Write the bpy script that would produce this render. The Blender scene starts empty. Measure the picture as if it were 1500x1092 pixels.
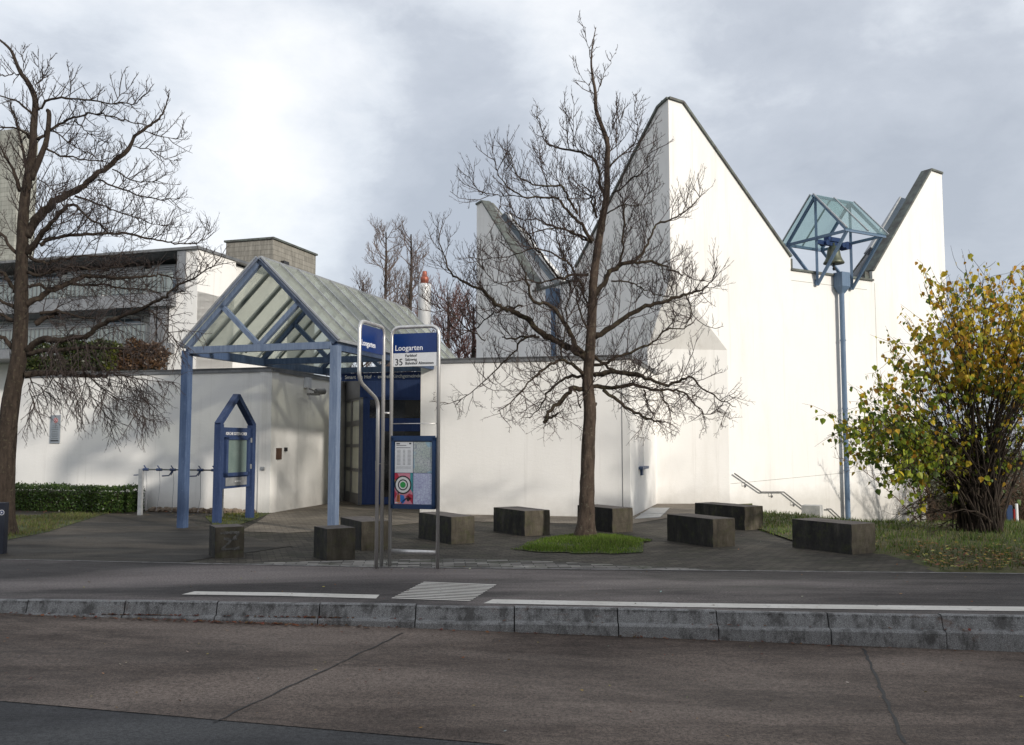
import bpy, bmesh, math, random
from mathutils import Vector, Matrix, noise
V = Vector; PI = math.pi; R = math.radians
random.seed(11)
S = bpy.context.scene; COL = S.collection

# ------------------------------------------------------------------ camera maths (used to measure the site)
F = 1330.0; TH = math.atan(104/1330); CT, ST = math.cos(TH), math.sin(TH); H = 1.6
def ray(px, py):
    a = (px-750)/F; b = (546-py)/F
    return a, CT-b*ST, ST+b*CT
def gp(px, py, z=0.0):
    x, y, w = ray(px, py); t = (z-H)/w
    return V((x*t, y*t, z))
def dp(px, py, Y):
    x, y, w = ray(px, py); t = Y/y
    return V((x*t, Y, H+w*t))

# ------------------------------------------------------------------ mesh builder
class MB:
    def __init__(s): s.v = []; s.f = []; s.m = []; s.c = None; s.sm = False
    def face(s, pts, m=0):
        n = len(s.v); s.v += [tuple(p) for p in pts]; s.f.append(tuple(range(n, n+len(pts)))); s.m.append(m); return s
    def box(s, c, d, rz=0.0, m=0):
        c = V(c); x, y, z = d[0]/2, d[1]/2, d[2]/2; r = Matrix.Rotation(rz, 3, 'Z'); n = len(s.v)
        for sx, sy, sz in ((-1,-1,-1),(1,-1,-1),(1,1,-1),(-1,1,-1),(-1,-1,1),(1,-1,1),(1,1,1),(-1,1,1)):
            s.v.append(tuple(c + r @ V((sx*x, sy*y, sz*z))))
        for q in ((0,3,2,1),(4,5,6,7),(0,1,5,4),(1,2,6,5),(2,3,7,6),(3,0,4,7)):
            s.f.append(tuple(n+i for i in q)); s.m.append(m)
        return s
    def beam(s, a, b, w, h, m=0, up=(0,0,1)):
        a, b = V(a), V(b); t = (b-a).normalized(); up = V(up)
        if abs(t.dot(up)) > .98: up = V((-.3, -.954, 0))
        x = t.cross(up).normalized(); y = x.cross(t).normalized(); n = len(s.v)
        for p in (a, b):
            for sx, sy in ((-1,-1),(1,-1),(1,1),(-1,1)): s.v.append(tuple(p + x*(sx*w/2) + y*(sy*h/2)))
        for q in ((0,1,2,3),(7,6,5,4),(0,4,5,1),(1,5,6,2),(2,6,7,3),(3,7,4,0)):
            s.f.append(tuple(n+i for i in q)); s.m.append(m)
        return s
    def tube(s, pts, rad, n=8, m=0, cap=True, wob=0.0):
        pts = [V(p) for p in pts]; k = len(pts)
        if not isinstance(rad, (list, tuple)): rad = [rad]*k
        t0 = (pts[1]-pts[0]).normalized()
        x = t0.orthogonal().normalized(); base = len(s.v)
        for i, p in enumerate(pts):
            t = (pts[min(i+1, k-1)]-pts[max(i-1, 0)])
            if t.length < 1e-9: t = t0
            t = t.normalized(); x = (x - t*x.dot(t))
            x = x.normalized() if x.length > 1e-6 else t.orthogonal().normalized()
            y = t.cross(x)
            for j in range(n):
                a = 2*PI*j/n; r = rad[i]*(1+wob*(random.random()-.5)) if wob else rad[i]
                q = p + x*(math.cos(a)*r) + y*(math.sin(a)*r); s.v.append((q.x, q.y, q.z))
        for i in range(k-1):
            for j in range(n):
                j2 = (j+1) % n
                s.f.append((base+i*n+j, base+i*n+j2, base+(i+1)*n+j2, base+(i+1)*n+j)); s.m.append(m)
        if cap:
            s.f.append(tuple(base+j for j in reversed(range(n)))); s.m.append(m)
            s.f.append(tuple(base+(k-1)*n+j for j in range(n))); s.m.append(m)
        return s
    def lathe(s, c, prof, n=20, m=0):
        c = V(c); base = len(s.v)
        for r, z in prof:
            for j in range(n): s.v.append((c.x+r*math.cos(2*PI*j/n), c.y+r*math.sin(2*PI*j/n), c.z+z))
        for i in range(len(prof)-1):
            for j in range(n):
                j2 = (j+1) % n; s.f.append((base+i*n+j, base+i*n+j2, base+(i+1)*n+j2, base+(i+1)*n+j)); s.m.append(m)
        s.f.append(tuple(base+j for j in reversed(range(n)))); s.m.append(m)
        s.f.append(tuple(base+(len(prof)-1)*n+j for j in range(n))); s.m.append(m)
        return s
    def slab(s, poly, nrm, th, m=0):
        """polygon given by 3-D points, extruded by th against nrm (its outward normal)"""
        poly = [V(p) for p in poly]; nrm = V(nrm).normalized(); back = [p - nrm*th for p in poly]
        area = V((0,0,0))
        for i in range(len(poly)): area += poly[i].cross(poly[(i+1) % len(poly)])
        if area.dot(nrm) < 0: poly.reverse(); back.reverse()
        s.face(poly, m); s.face(list(reversed(back)), m)
        for i in range(len(poly)):
            j = (i+1) % len(poly); s.face([poly[i], back[i], back[j], poly[j]], m)
        return s

def link(name, mb, mats, parent=None, smooth=False):
    me = bpy.data.meshes.new(name); me.from_pydata(mb.v, [], mb.f)
    mats = mats if isinstance(mats, (list, tuple)) else [mats]
    for m in mats: me.materials.append(m)
    if len(mats) > 1: me.polygons.foreach_set('material_index', mb.m)
    if smooth or mb.sm: me.polygons.foreach_set('use_smooth', [True]*len(me.polygons))
    if mb.c:
        ca = me.color_attributes.new('tint', 'FLOAT_COLOR', 'CORNER'); out = []
        for i, p in enumerate(me.polygons):
            c = mb.c[i]
            for _ in range(p.loop_total): out += [c[0], c[1], c[2], 1.0]
        ca.data.foreach_set('color', out)
    me.update()
    o = bpy.data.objects.new(name, me); COL.objects.link(o)
    if parent:
        o.parent = parent
        if parent.get('_at') is not None: o.matrix_parent_inverse = Matrix.Translation(parent['_at']).inverted()
    return o
def tag(o, label=None, cat=None, group=None, kind=None):
    if label: o['label'] = label
    if cat: o['category'] = cat
    if group: o['group'] = group
    if kind: o['kind'] = kind
    return o
def thing(name, loc, label, cat, group=None):
    o = bpy.data.objects.new(name, None); COL.objects.link(o); o.location = loc; o['_at'] = tuple(loc)
    o.empty_display_size = .2
    return tag(o, label, cat, group)
def struct(name, mb, m): return tag(link(name, mb, m), kind='structure')
def bevel(o, w, seg=2):
    bm = bmesh.new(); bm.from_mesh(o.data); bmesh.ops.remove_doubles(bm, verts=bm.verts, dist=1e-5)
    bmesh.ops.bevel(bm, geom=bm.edges[:], offset=w, segments=seg, profile=.6, affect='EDGES'); bm.to_mesh(o.data); bm.free()
def text(name, s, size, o, xd, yd, mat, parent, align='LEFT', ext=.002, sx=1.0):
    """flat lettering with its baseline at o, running along xd"""
    cu = bpy.data.curves.new(name, 'FONT'); cu.body = s; cu.size = size; cu.extrude = ext; cu.align_x = align; cu.resolution_u = 3
    t = bpy.data.objects.new('t', cu); COL.objects.link(t)
    dg = bpy.context.evaluated_depsgraph_get(); me = bpy.data.meshes.new_from_object(t.evaluated_get(dg))
    bpy.data.objects.remove(t); xd, yd = V(xd).normalized(), V(yd).normalized(); zd = xd.cross(yd)
    M = Matrix(((xd.x*sx, yd.x, zd.x, o[0]), (xd.y*sx, yd.y, zd.y, o[1]), (xd.z*sx, yd.z, zd.z, o[2]), (0,0,0,1)))
    mb = MB(); mb.v = [tuple(M @ v.co) for v in me.vertices]; mb.f = [tuple(p.vertices) for p in me.polygons]; mb.m = [0]*len(mb.f)
    return link(name, mb, mat, parent)

# ------------------------------------------------------------------ materials
class NT:
    def __init__(s, name):
        s.m = bpy.data.materials.new(name); s.m.use_nodes = True; s.t = s.m.node_tree; s.n = s.t.nodes; s.n.clear()
        s.out = s.n.new('ShaderNodeOutputMaterial'); s.b = s.n.new('ShaderNodeBsdfPrincipled')
        s.t.links.new(s.b.outputs[0], s.out.inputs[0]); g = s.n.new('ShaderNodeNewGeometry'); s.pos = g.outputs['Position']; s.geo = g
    def L(s, a, b): s.t.links.new(a, b)
    def mp(s, scale=(1,1,1), rot=(0,0,0), loc=(0,0,0)):
        n = s.n.new('ShaderNodeMapping'); n.inputs['Scale'].default_value = scale; n.inputs['Rotation'].default_value = rot
        n.inputs['Location'].default_value = loc; s.L(s.pos, n.inputs[0]); return n.outputs[0]
    def noise(s, scale, detail=4, rough=.6, vec=None, dist=0):
        n = s.n.new('ShaderNodeTexNoise'); n.inputs['Scale'].default_value = scale; n.inputs['Detail'].default_value = detail
        n.inputs['Roughness'].default_value = rough; n.inputs['Distortion'].default_value = dist; s.L(vec if vec is not None else s.pos, n.inputs['Vector']); return n.outputs['Fac']
    def ramp(s, fac, stops):
        n = s.n.new('ShaderNodeValToRGB'); e = n.color_ramp.elements
        while len(e) < len(stops): e.new(.5)
        for i, (p, c) in enumerate(stops):
            e[i].position = p; e[i].color = (c, c, c, 1) if isinstance(c, (int, float)) else (*c, 1)
        s.L(fac, n.inputs[0]); return n.outputs[0]
    def mix(s, fac, a, b, mode='MIX'):
        n = s.n.new('ShaderNodeMix'); n.data_type = 'RGBA'; n.blend_type = mode
        for v, i in ((fac, 0), (a, 6), (b, 7)):
            if isinstance(v, (int, float)): n.inputs[i].default_value = v
            elif isinstance(v, tuple): n.inputs[i].default_value = (*v, 1)
            else: s.L(v, n.inputs[i])
        return n.outputs[2]
    def math(s, op, a, b=0):
        n = s.n.new('ShaderNodeMath'); n.operation = op
        for v, i in ((a, 0), (b, 1)):
            if isinstance(v, (int, float)): n.inputs[i].default_value = v
            else: s.L(v, n.inputs[i])
        return n.outputs[0]
    def bump(s, h, strength=.3, dist=.02):
        n = s.n.new('ShaderNodeBump'); n.inputs['Strength'].default_value = strength; n.inputs['Distance'].default_value = dist
        s.L(h, n.inputs['Height']); s.L(n.outputs[0], s.b.inputs['Normal'])
    def set(s, k, v):
        i = s.b.inputs[k]
        if isinstance(v, (int, float)): i.default_value = v
        elif isinstance(v, tuple): i.default_value = (*v, 1)
        else: s.L(v, i)
        return s
def pm(name, c1, c2, scale=4, rough=.7, metal=0, fine=60, bump=.2, bd=.01, stretch=(1,1,1), lo=.35, hi=.65, spec=.5, detail=5):
    t = NT(name); v = t.mp(stretch)
    a = t.ramp(t.noise(scale, detail, .62, v), [(lo, c1), (hi, c2)])
    f = t.noise(fine, 3, .6)
    c = t.mix(.35, a, t.ramp(f, [(.3, .25), (.7, .75)]), 'SOFT_LIGHT')
    t.set('Base Color', c).set('Roughness', rough).set('Metallic', metal).set('Specular IOR Level', spec)
    if bump: t.bump(f, bump, bd)
    return t.m

def plaster(name, base, dirt, amt=.6, coarse=True):
    t = NT(name)
    st = t.ramp(t.noise(1.0, 7, .7, t.mp((1.6, 1.6, .35))), [(.5, 0.0), (.85, 1.0)])
    pt = t.ramp(t.noise(.6, 5, .6), [(.35, 0.0), (.8, 1.0)])
    sp = t.ramp(t.noise(9, 4, .7), [(.66, 0.0), (.8, 1.0)])
    c = t.mix(t.math('MULTIPLY', st, amt*.32), base, dirt)
    c = t.mix(t.math('MULTIPLY', pt, amt*.45), c, tuple(x*.9 for x in base))
    c = t.mix(t.math('MULTIPLY', sp, amt*.14), c, tuple(x*.6 for x in dirt))
    sx = t.n.new('ShaderNodeSeparateXYZ'); t.L(t.pos, sx.inputs[0])
    low = t.ramp(t.math('ADD', sx.outputs[2], t.math('MULTIPLY', t.noise(3, 5, .7), .55)), [(.22, 1.0), (.75, 0.0)])
    c = t.mix(t.math('MULTIPLY', low, .42), c, tuple(x*.62 for x in dirt))       # splash dirt at the foot
    rn = t.ramp(t.noise(1.0, 6, .7, t.mp((5,5,.16), loc=(3,7,1))), [(.57, 0.0), (.8, 1.0)])
    c = t.mix(t.math('MULTIPLY', rn, .42), c, tuple(x*.8 for x in dirt))
    t.set('Base Color', c).set('Roughness', .85).set('Specular IOR Level', .25)
    cs = t.math('ADD', t.math('MULTIPLY', t.noise(55, 4, .7), .8), t.math('MULTIPLY', t.noise(6, 4, .6, t.mp((1,1,3))), .6))
    t.bump(cs, .38, .012)
    return t.m
M = {}
M['white'] = plaster('white_plaster', (.84,.82,.785), (.55,.52,.47), .8)
M['white_far'] = plaster('white_render', (.82,.80,.77), (.50,.46,.39), 1.25)
M['flash'] = pm('zinc_flashing', (.13,.135,.14), (.22,.22,.22), 3, .55, .4, bump=.05)
M['flash_dark'] = pm('weathered_copper_cap', (.07,.065,.06), (.13,.15,.13), 5, .6, .3, bump=.1)
M['roof_metal'] = pm('grey_standing_seam', (.20,.205,.215), (.30,.305,.315), 2, .5, .4, bump=.06)
M['roof_flat'] = pm('roof_gravel', (.12,.115,.11), (.22,.21,.2), 8, .9)
def paint_blue(name, a, b, chip=.5):
    t = NT(name)
    f = t.ramp(t.noise(3.2, 6, .7, t.mp((6,6,.7))), [(.38, a), (.66, b)])
    g = t.ramp(t.noise(26, 5, .75), [(.58, 0.0), (.74, 1.0)])
    c = t.mix(t.math('MULTIPLY', g, chip), f, (.30,.37,.47))
    t.set('Base Color', c).set('Roughness', t.ramp(t.noise(8), [(.3, .42), (.7, .68)])).set('Specular IOR Level', .4)
    t.bump(t.noise(70), .08, .004); return t.m
M['blue'] = paint_blue('weathered_blue_paint', (.040,.070,.145), (.075,.115,.205), .35)
M['blue_lt'] = paint_blue('faded_blue_paint', (.105,.145,.225), (.165,.21,.295), .5)
M['galv_blue'] = paint_blue('blue_grey_trim', (.11,.135,.19), (.20,.225,.28), .5)
M['blue_dk'] = paint_blue('deep_blue_paint', (.018,.042,.15), (.028,.06,.19), .12)
M['blue_board'] = paint_blue('board_blue_paint', (.020,.038,.10), (.036,.060,.14), .25)
M['blue_pipe'] = paint_blue('pipe_blue_paint', (.085,.14,.22), (.13,.19,.28), .35)
M['sign_blue'] = pm('sign_blue', (.002,.022,.12), (.003,.028,.145), 2, .3, 0, bump=0)
M['case_blue'] = pm('case_blue', (.003,.025,.085), (.006,.036,.11), 3, .35, 0, bump=.02)
M['sign_white'] = pm('sign_white', (.62,.63,.65), (.68,.69,.70), 3, .35, bump=0)
M['letter_white'] = pm('letter_white', (.8,.8,.82), (.85,.85,.85), 3, .4, bump=0)
M['letter_black'] = pm('letter_black', (.015,.015,.017), (.02,.02,.02), 3, .4, bump=0)
M['ink'] = pm('print_grey', (.16,.16,.18), (.22,.22,.24), 30, .5, bump=0)
M['steel'] = pm('brushed_steel', (.55,.54,.52), (.68,.66,.64), 12, .34, .72, bump=.03, stretch=(1,1,.1))
M['grey_frame'] = pm('grey_door_frame', (.16,.155,.155), (.21,.205,.2), 3, .5, .1, bump=.03)
M['pane_beige'] = pm('curtained_pane', (.66,.65,.54), (.78,.77,.65), 1.2, .25, bump=0, stretch=(5,5,.4))
M['glass_dark'] = pm('dark_glass', (.012,.012,.014), (.03,.028,.026), 1.2, .06, bump=0, spec=.7)
M['glass_win'] = pm('window_glass', (.05,.07,.09), (.12,.15,.18), .6, .05, .3, bump=0, spec=.8)
M['glass_grey'] = pm('notice_glass', (.14,.19,.18), (.18,.23,.215), 2, .22, bump=0)
M['copper'] = pm('copper_cowl', (.26,.075,.045), (.36,.12,.08), 9, .45, .5, bump=.05)
M['galv'] = pm('galvanised_metal', (.30,.31,.32), (.42,.43,.44), 8, .5, .5, bump=.05)
M['bell'] = pm('bronze_bell', (.10,.11,.085), (.17,.17,.12), 6, .5, .6, bump=.05)
M['brown'] = pm('brown_plate', (.08,.045,.03), (.11,.06,.04), 6, .5, bump=.02)
M['black'] = pm('black_plastic', (.015,.015,.017), (.03,.03,.03), 6, .5, bump=.02)
M['red'] = pm('red_print', (.35,.02,.02), (.42,.03,.03), 6, .45, bump=0)
M['conc_tower'] = None
def concrete(name, a, b, boards=False):
    t = NT(name)
    base = t.ramp(t.noise(1.6, 6, .65, t.mp((2.5,2.5,.5))), [(.35, a), (.68, b)])
    st = t.ramp(t.noise(3.5, 6, .7, t.mp((2.2,2.2,.35))), [(.45, 0.0), (.7, 1.0)])
    c = t.mix(t.math('MULTIPLY', st, .55), base, tuple(x*.5 for x in a))
    if boards:
        w = t.n.new('ShaderNodeTexBrick'); w.inputs['Scale'].default_value = 1; w.inputs['Mortar Size'].default_value = .02
        w.inputs['Brick Width'].default_value = 1.5; w.inputs['Row Height'].default_value = .3
        cmb = t.n.new('ShaderNodeCombineXYZ'); sp = t.n.new('ShaderNodeSeparateXYZ'); t.L(t.pos, sp.inputs[0])
        t.L(t.math('ADD', sp.outputs[0], sp.outputs[1]), cmb.inputs[0]); t.L(sp.outputs[2], cmb.inputs[1]); t.L(cmb.outputs[0], w.inputs['Vector'])
        w.inputs['Color1'].default_value = (.75,.75,.75,1); w.inputs['Color2'].default_value = (1,1,1,1); w.inputs['Mortar'].default_value = (.55,.55,.55,1)
        c = t.mix(.8, c, w.outputs[0], 'MULTIPLY')
    t.set('Base Color', c).set('Roughness', .9).set('Specular IOR Level', .25)
    t.bump(t.math('ADD', t.noise(30, 5, .7), t.math('MULTIPLY', t.noise(5, 4), .7)), .5, .012)
    return t.m
M['conc_tower'] = concrete('board_marked_concrete', (.23,.215,.185), (.34,.32,.28), True)
M['conc_pale'] = concrete('pale_concrete', (.34,.34,.30), (.44,.44,.39), True)
def blockmat():
    t = NT('mossy_concrete'); oi = t.n.new('ShaderNodeObjectInfo')
    base = t.ramp(t.noise(2.2, 7, .7, t.mp((2.6,2.6,.8))), [(.3, (.012,.012,.012)), (.55, (.032,.03,.027)), (.8, (.09,.08,.066))])
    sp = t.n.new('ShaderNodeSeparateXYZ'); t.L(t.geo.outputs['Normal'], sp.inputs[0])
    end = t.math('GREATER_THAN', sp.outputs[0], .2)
    lit_wear = t.ramp(t.noise(3.1, 7, .7, t.mp((3,3,.9))), [(.25, (.035,.031,.024)), (.5, (.085,.072,.053)), (.8, (.15,.13,.098))])
    c = t.mix(t.math('MULTIPLY', end, .85), base, lit_wear)                          # sunward sides worn and tinted as lit; the others carry algae and painted shade
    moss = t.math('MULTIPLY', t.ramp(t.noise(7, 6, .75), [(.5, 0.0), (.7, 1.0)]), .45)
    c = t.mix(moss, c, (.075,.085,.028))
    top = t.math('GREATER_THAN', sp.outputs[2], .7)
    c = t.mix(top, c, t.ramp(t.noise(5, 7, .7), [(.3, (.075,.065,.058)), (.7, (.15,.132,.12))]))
    lum = t.math('ADD', .8, t.math('MULTIPLY', oi.outputs['Random'], .45))
    cmb = t.n.new('ShaderNodeCombineXYZ'); [t.L(lum, cmb.inputs[i]) for i in range(3)]
    c = t.mix(1.0, c, cmb.outputs[0], 'MULTIPLY')
    t.set('Base Color', c).set('Roughness', .88).set('Specular IOR Level', .3)
    t.bump(t.math('ADD', t.noise(40, 5, .75), t.math('MULTIPLY', t.noise(8, 5, .7), 1.2)), .6, .012); return t.m
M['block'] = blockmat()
def asphalt(name, a, b, worn, patches=.5, scale=.55, agg=.35, rough=(.45,.8), strx=.35):
    t = NT(name)
    v = t.mp((strx,1,1), (0,0,R(5)))
    base = t.ramp(t.noise(1.3, 6, .62, v), [(.3, a), (.7, b)])
    sm = t.ramp(t.noise(9, 6, .75, v), [(.36, .62), (.64, 1.38)]); base = t.mix(.8, base, sm, 'MULTIPLY')
    w = t.ramp(t.noise(scale, 6, .62, v, .6), [(.46, 0.0), (.62, 1.0)])
    c = t.mix(t.math('MULTIPLY', w, patches), base, worn)
    blot = t.ramp(t.noise(3.3, 5, .65, v, 1.2), [(.62, 0.0), (.74, 1.0)])
    c = t.mix(t.math('MULTIPLY', blot, .45), c, tuple(x*.5 for x in a))
    g = t.mix(.5, t.noise(140, 3, .8), t.noise(38, 4, .8))
    c = t.mix(agg, c, t.ramp(g, [(.42, .08), (.58, .95)]), 'OVERLAY')
    t.set('Base Color', c).set('Roughness', t.ramp(t.noise(.8, 4, .6, v), [(.35, rough[0]+.1), (.7, rough[1])])).set('Specular IOR Level', .22)
    t.bump(g, .8, .008); return t.m
M['road_far'] = asphalt('dark_asphalt', (.025,.025,.027), (.040,.040,.042), (.075,.075,.075), .7, .7, .6)
M['bay'] = asphalt('stained_concrete_slab', (.050,.037,.030), (.118,.091,.074), (.19,.150,.124), .8, .6, .7, (.5,.8), .4)
M['walk'] = asphalt('pavement_asphalt', (.032,.028,.027), (.060,.052,.050), (.185,.158,.148), .95, .36, .7)
M['plaza_asph'] = asphalt('plaza_asphalt', (.018,.016,.013), (.042,.036,.028), (.10,.084,.066), .8, .8, .7)
def cobble(name, c1, c2, mortar, scale=1.0, rot=0, moss=.4, bw=.2, rh=.1):
    t = NT(name); b = t.n.new('ShaderNodeTexBrick'); t.L(t.mp((scale,scale,scale), (0,0,rot)), b.inputs['Vector'])
    b.inputs['Scale'].default_value = 1; b.inputs['Brick Width'].default_value = bw; b.inputs['Row Height'].default_value = rh
    b.inputs['Mortar Size'].default_value = .008; b.inputs['Mortar Smooth'].default_value = .4; b.inputs['Bias'].default_value = 0
    b.inputs['Color1'].default_value = (*c1,1); b.inputs['Color2'].default_value = (*c2,1); b.inputs['Mortar'].default_value = (*mortar,1)
    n = t.ramp(t.noise(.9, 6, .65), [(.35, .55), (.7, 1.25)])
    c = t.mix(1.0, b.outputs[0], n, 'MULTIPLY')
    m2 = t.ramp(t.noise(1.7, 6, .7), [(.5, 0.0), (.68, 1.0)])
    c = t.mix(t.math('MULTIPLY', m2, moss), c, (.035,.042,.016))
    t.set('Base Color', c).set('Roughness', .8).set('Specular IOR Level', .3)
    t.bump(t.math('SUBTRACT', t.noise(45, 4, .7), t.math('MULTIPLY', b.outputs['Fac'], 1.6)), .6, .01); return t.m
M['cobble'] = cobble('plaza_cobbles', (.045,.039,.031), (.095,.082,.064), (.014,.012,.009), 1, R(-17))
M['cobble_lt'] = cobble('pale_border_setts', (.06,.055,.048), (.36,.34,.31), (.03,.028,.024), 1, R(-5), .75, .30, .11)
M['path'] = cobble('entrance_paving', (.19,.16,.125), (.26,.225,.18), (.12,.10,.08), 1, R(-17), .12)
def kerbmat():
    t = NT('granite_kerb'); g = t.noise(160, 3, .85)
    base = t.ramp(g, [(.36, (.085,.083,.08)), (.5, (.19,.188,.185)), (.64, (.42,.415,.41))])
    d = t.ramp(t.noise(5, 6, .75, t.mp((1.2,1.2,.6))), [(.47, 0.0), (.61, 1.0)])
    c = t.mix(t.math('MULTIPLY', d, .72), base, (.028,.024,.021))
    sx = t.n.new('ShaderNodeSeparateXYZ'); t.L(t.pos, sx.inputs[0])
    mz = t.ramp(t.math('ADD', t.math('MULTIPLY', sx.outputs[2], 6), t.math('MULTIPLY', t.noise(17, 6, .8, t.mp((1,1,.22))), 1.1)), [(.42, 0.0), (.58, 1.0)])
    nz = t.n.new('ShaderNodeSeparateXYZ'); t.L(t.geo.outputs['Normal'], nz.inputs[0])
    c = t.mix(t.math('MULTIPLY', t.math('MULTIPLY', mz, .8), t.math('LESS_THAN', nz.outputs[2], .6)), c, (.022,.019,.016))
    r = t.ramp(t.noise(2.4, 6, .75, t.mp((1,1,2.5))), [(.60, 0.0), (.70, 1.0)])
    c = t.mix(t.math('MULTIPLY', r, .55), c, (.12,.055,.03))
    t.set('Base Color', c).set('Roughness', .75); t.bump(g, .5, .006); return t.m
M['kerb'] = kerbmat()
def marking():
    t = NT('worn_road_paint')
    w = t.ramp(t.noise(11, 6, .8), [(.56, 0.0), (.70, 1.0)])
    c = t.mix(t.math('MULTIPLY', w, .8), t.ramp(t.noise(1.5, 4), [(.3, (.50,.47,.42)), (.7, (.66,.63,.58))]), (.10,.09,.085))
    t.set('Base Color', c).set('Roughness', .7); t.bump(t.noise(120), .2, .004); return t.m
M['mark'] = marking()
M['tar'] = pm('joint_tar', (.008,.007,.007), (.018,.016,.015), 20, .6, bump=.3)
M['edge'] = pm('edge_stone', (.10,.095,.09), (.26,.25,.24), 9, .8, fine=90)
M['soil'] = pm('soil', (.028,.022,.014), (.06,.05,.03), 5, .95, bump=.8, bd=.03)
M['grass_base'] = pm('turf', (.035,.055,.012), (.075,.085,.028), 1.6, .95, bump=.8, bd=.03)
M['grass_lawn'] = pm('leafy_turf', (.055,.075,.02), (.13,.11,.055), 2.2, .95, bump=.8, bd=.03)
M['ground'] = pm('far_ground', (.04,.05,.025), (.07,.075,.04), .2, .95)
M['rubble'] = pm('rubble', (.09,.06,.04), (.24,.19,.14), 9, .9, bump=.5)
def tint(name, rough=.6, trans=.3, sheen=0):
    t = NT(name); a = t.n.new('ShaderNodeAttribute'); a.attribute_name = 'tint'
    t.set('Base Color', a.outputs['Color']).set('Roughness', rough).set('Specular IOR Level', .35)
    if trans:
        tr = t.n.new('ShaderNodeBsdfTranslucent'); t.L(a.outputs['Color'], tr.inputs[0]); mx = t.n.new('ShaderNodeMixShader')
        mx.inputs[0].default_value = trans; t.L(t.b.outputs[0], mx.inputs[1]); t.L(tr.outputs[0], mx.inputs[2]); t.L(mx.outputs[0], t.out.inputs[0])
    return t.m
M['leaf'] = tint('autumn_leaves', .5, .45); M['blade'] = tint('grass_blades', .7, .3); M['hedge'] = tint('evergreen_leaves', .35, .15); M['litter'] = tint('dead_leaves', .8, .1)
def bark(name, a, b, lich, la=.4):
    t = NT(name)
    base = t.ramp(t.noise(7, 6, .7, t.mp((2.5,2.5,.6))), [(.3, a), (.7, b)])
    g = t.ramp(t.noise(16, 5, .7), [(.56, 0.0), (.66, 1.0)])
    c = t.mix(t.math('MULTIPLY', g, la), base, lich)
    t.set('Base Color', c).set('Roughness', .9).set('Specular IOR Level', .2)
    t.bump(t.noise(24, 6, .75, t.mp((2.2,2.2,.6))), 1.0, .03); return t.m
M['bark'] = bark('linden_bark', (.03,.022,.017), (.13,.095,.072), (.25,.235,.17), .4)
M['limb'] = bark('limb_bark', (.022,.016,.012), (.085,.064,.046), (.20,.20,.11), .5)
M['bark_dk'] = bark('dark_bark', (.02,.015,.012), (.07,.052,.04), (.15,.14,.09), .35)
M['twig'] = pm('twig_bark', (.030,.018,.014), (.062,.038,.030), 3, .8, bump=0)
M['twig_dk'] = pm('dark_twig_bark', (.022,.014,.012), (.045,.03,.025), 3, .8, bump=0)
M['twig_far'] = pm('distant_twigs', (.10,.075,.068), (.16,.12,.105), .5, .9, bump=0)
def roofglass(name, tcol, dcol, tfac, rough=.25):
    t = NT(name); n = t.n; tr = n.new('ShaderNodeBsdfTransparent'); tr.inputs[0].default_value = (*tcol, 1)
    tl = n.new('ShaderNodeBsdfTranslucent')
    d = t.ramp(t.noise(1.1, 6, .65), [(.3, tuple(x*.75 for x in dcol)), (.7, dcol)]); t.L(d, tl.inputs[0])
    t.set('Base Color', d).set('Roughness', rough).set('Specular IOR Level', .6)
    m1 = n.new('ShaderNodeMixShader'); m1.inputs[0].default_value = .5; t.L(t.b.outputs[0], m1.inputs[1]); t.L(tl.outputs[0], m1.inputs[2])
    m2 = n.new('ShaderNodeMixShader'); m2.inputs[0].default_value = tfac; t.L(m1.outputs[0], m2.inputs[1]); t.L(tr.outputs[0], m2.inputs[2])
    t.L(m2.outputs[0], t.out.inputs[0]); return t.m
M['rglass'] = roofglass('dirty_roof_glass', (.93,.95,.90), (.72,.74,.67), .54)
M['bglass'] = roofglass('clear_green_glass', (.84,.93,.92), (.55,.66,.66), .74, .1)
M['rail_glass'] = roofglass('balcony_glass', (.8,.86,.86), (.62,.68,.68), .3, .1)

# ------------------------------------------------------------------ ground, road, pavement
def lerp_poly(P):
    def f(x):
        if x <= P[0][0]: a, b = P[0], P[1]
        elif x >= P[-1][0]: a, b = P[-2], P[-1]
        else:
            for a, b in zip(P, P[1:]):
                if a[0] <= x <= b[0]: break
        return a[1] + (b[1]-a[1])*(x-a[0])/(b[0]-a[0])
    return f
kerb_y = lerp_poly([(-60,13.4),(-5.28,9.52),(-1.3,9.22),(1.6,8.93),(4.76,8.60),(60,4.2)])
walk_y = lerp_poly([(-60,18),(-7.08,12.72),(-1.68,11.92),(6.3,11.33),(60,7.6)])
asp_y = lerp_poly([(-60,16),(-3.5,6.36),(.08,5.62),(60,-6)])
def zr(x): return max(-.35, min(-.12, -.215-.018*x))
XS = [-60,-40,-25,-16,-12,-10,-8,-7.08,-6,-5.28,-4.5,-3.5,-2.5,-1.68,-1.3,-.6,.08,.8,1.6,2.4,3.2,4,4.76,5.5,6.3,7.5,9,12,16,25,40,60]
def strip(fa, fb, za, zb):
    m = MB()
    for a, b in zip(XS, XS[1:]):
        m.face([(a, fa(a), za(a)), (b, fa(b), za(b)), (b, fb(b), zb(b)), (a, fb(a), zb(a))])
    return m
g = MB(); g.face([(-400,-200,-1.9),(400,-200,-1.9),(400,600,-1.9),(-400,600,-1.9)]); struct('ground', g, M['ground'])
struct('road', strip(lambda x: -30, lambda x: asp_y(x)+.03, lambda x: zr(x)-.004, lambda x: zr(x)-.004), M['road_far'])
struct('bus_bay', strip(lambda x: asp_y(x), lambda x: kerb_y(x)-.10, zr, zr), M['bay'])
m = MB()                                                                   # joints between the slabs
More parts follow.
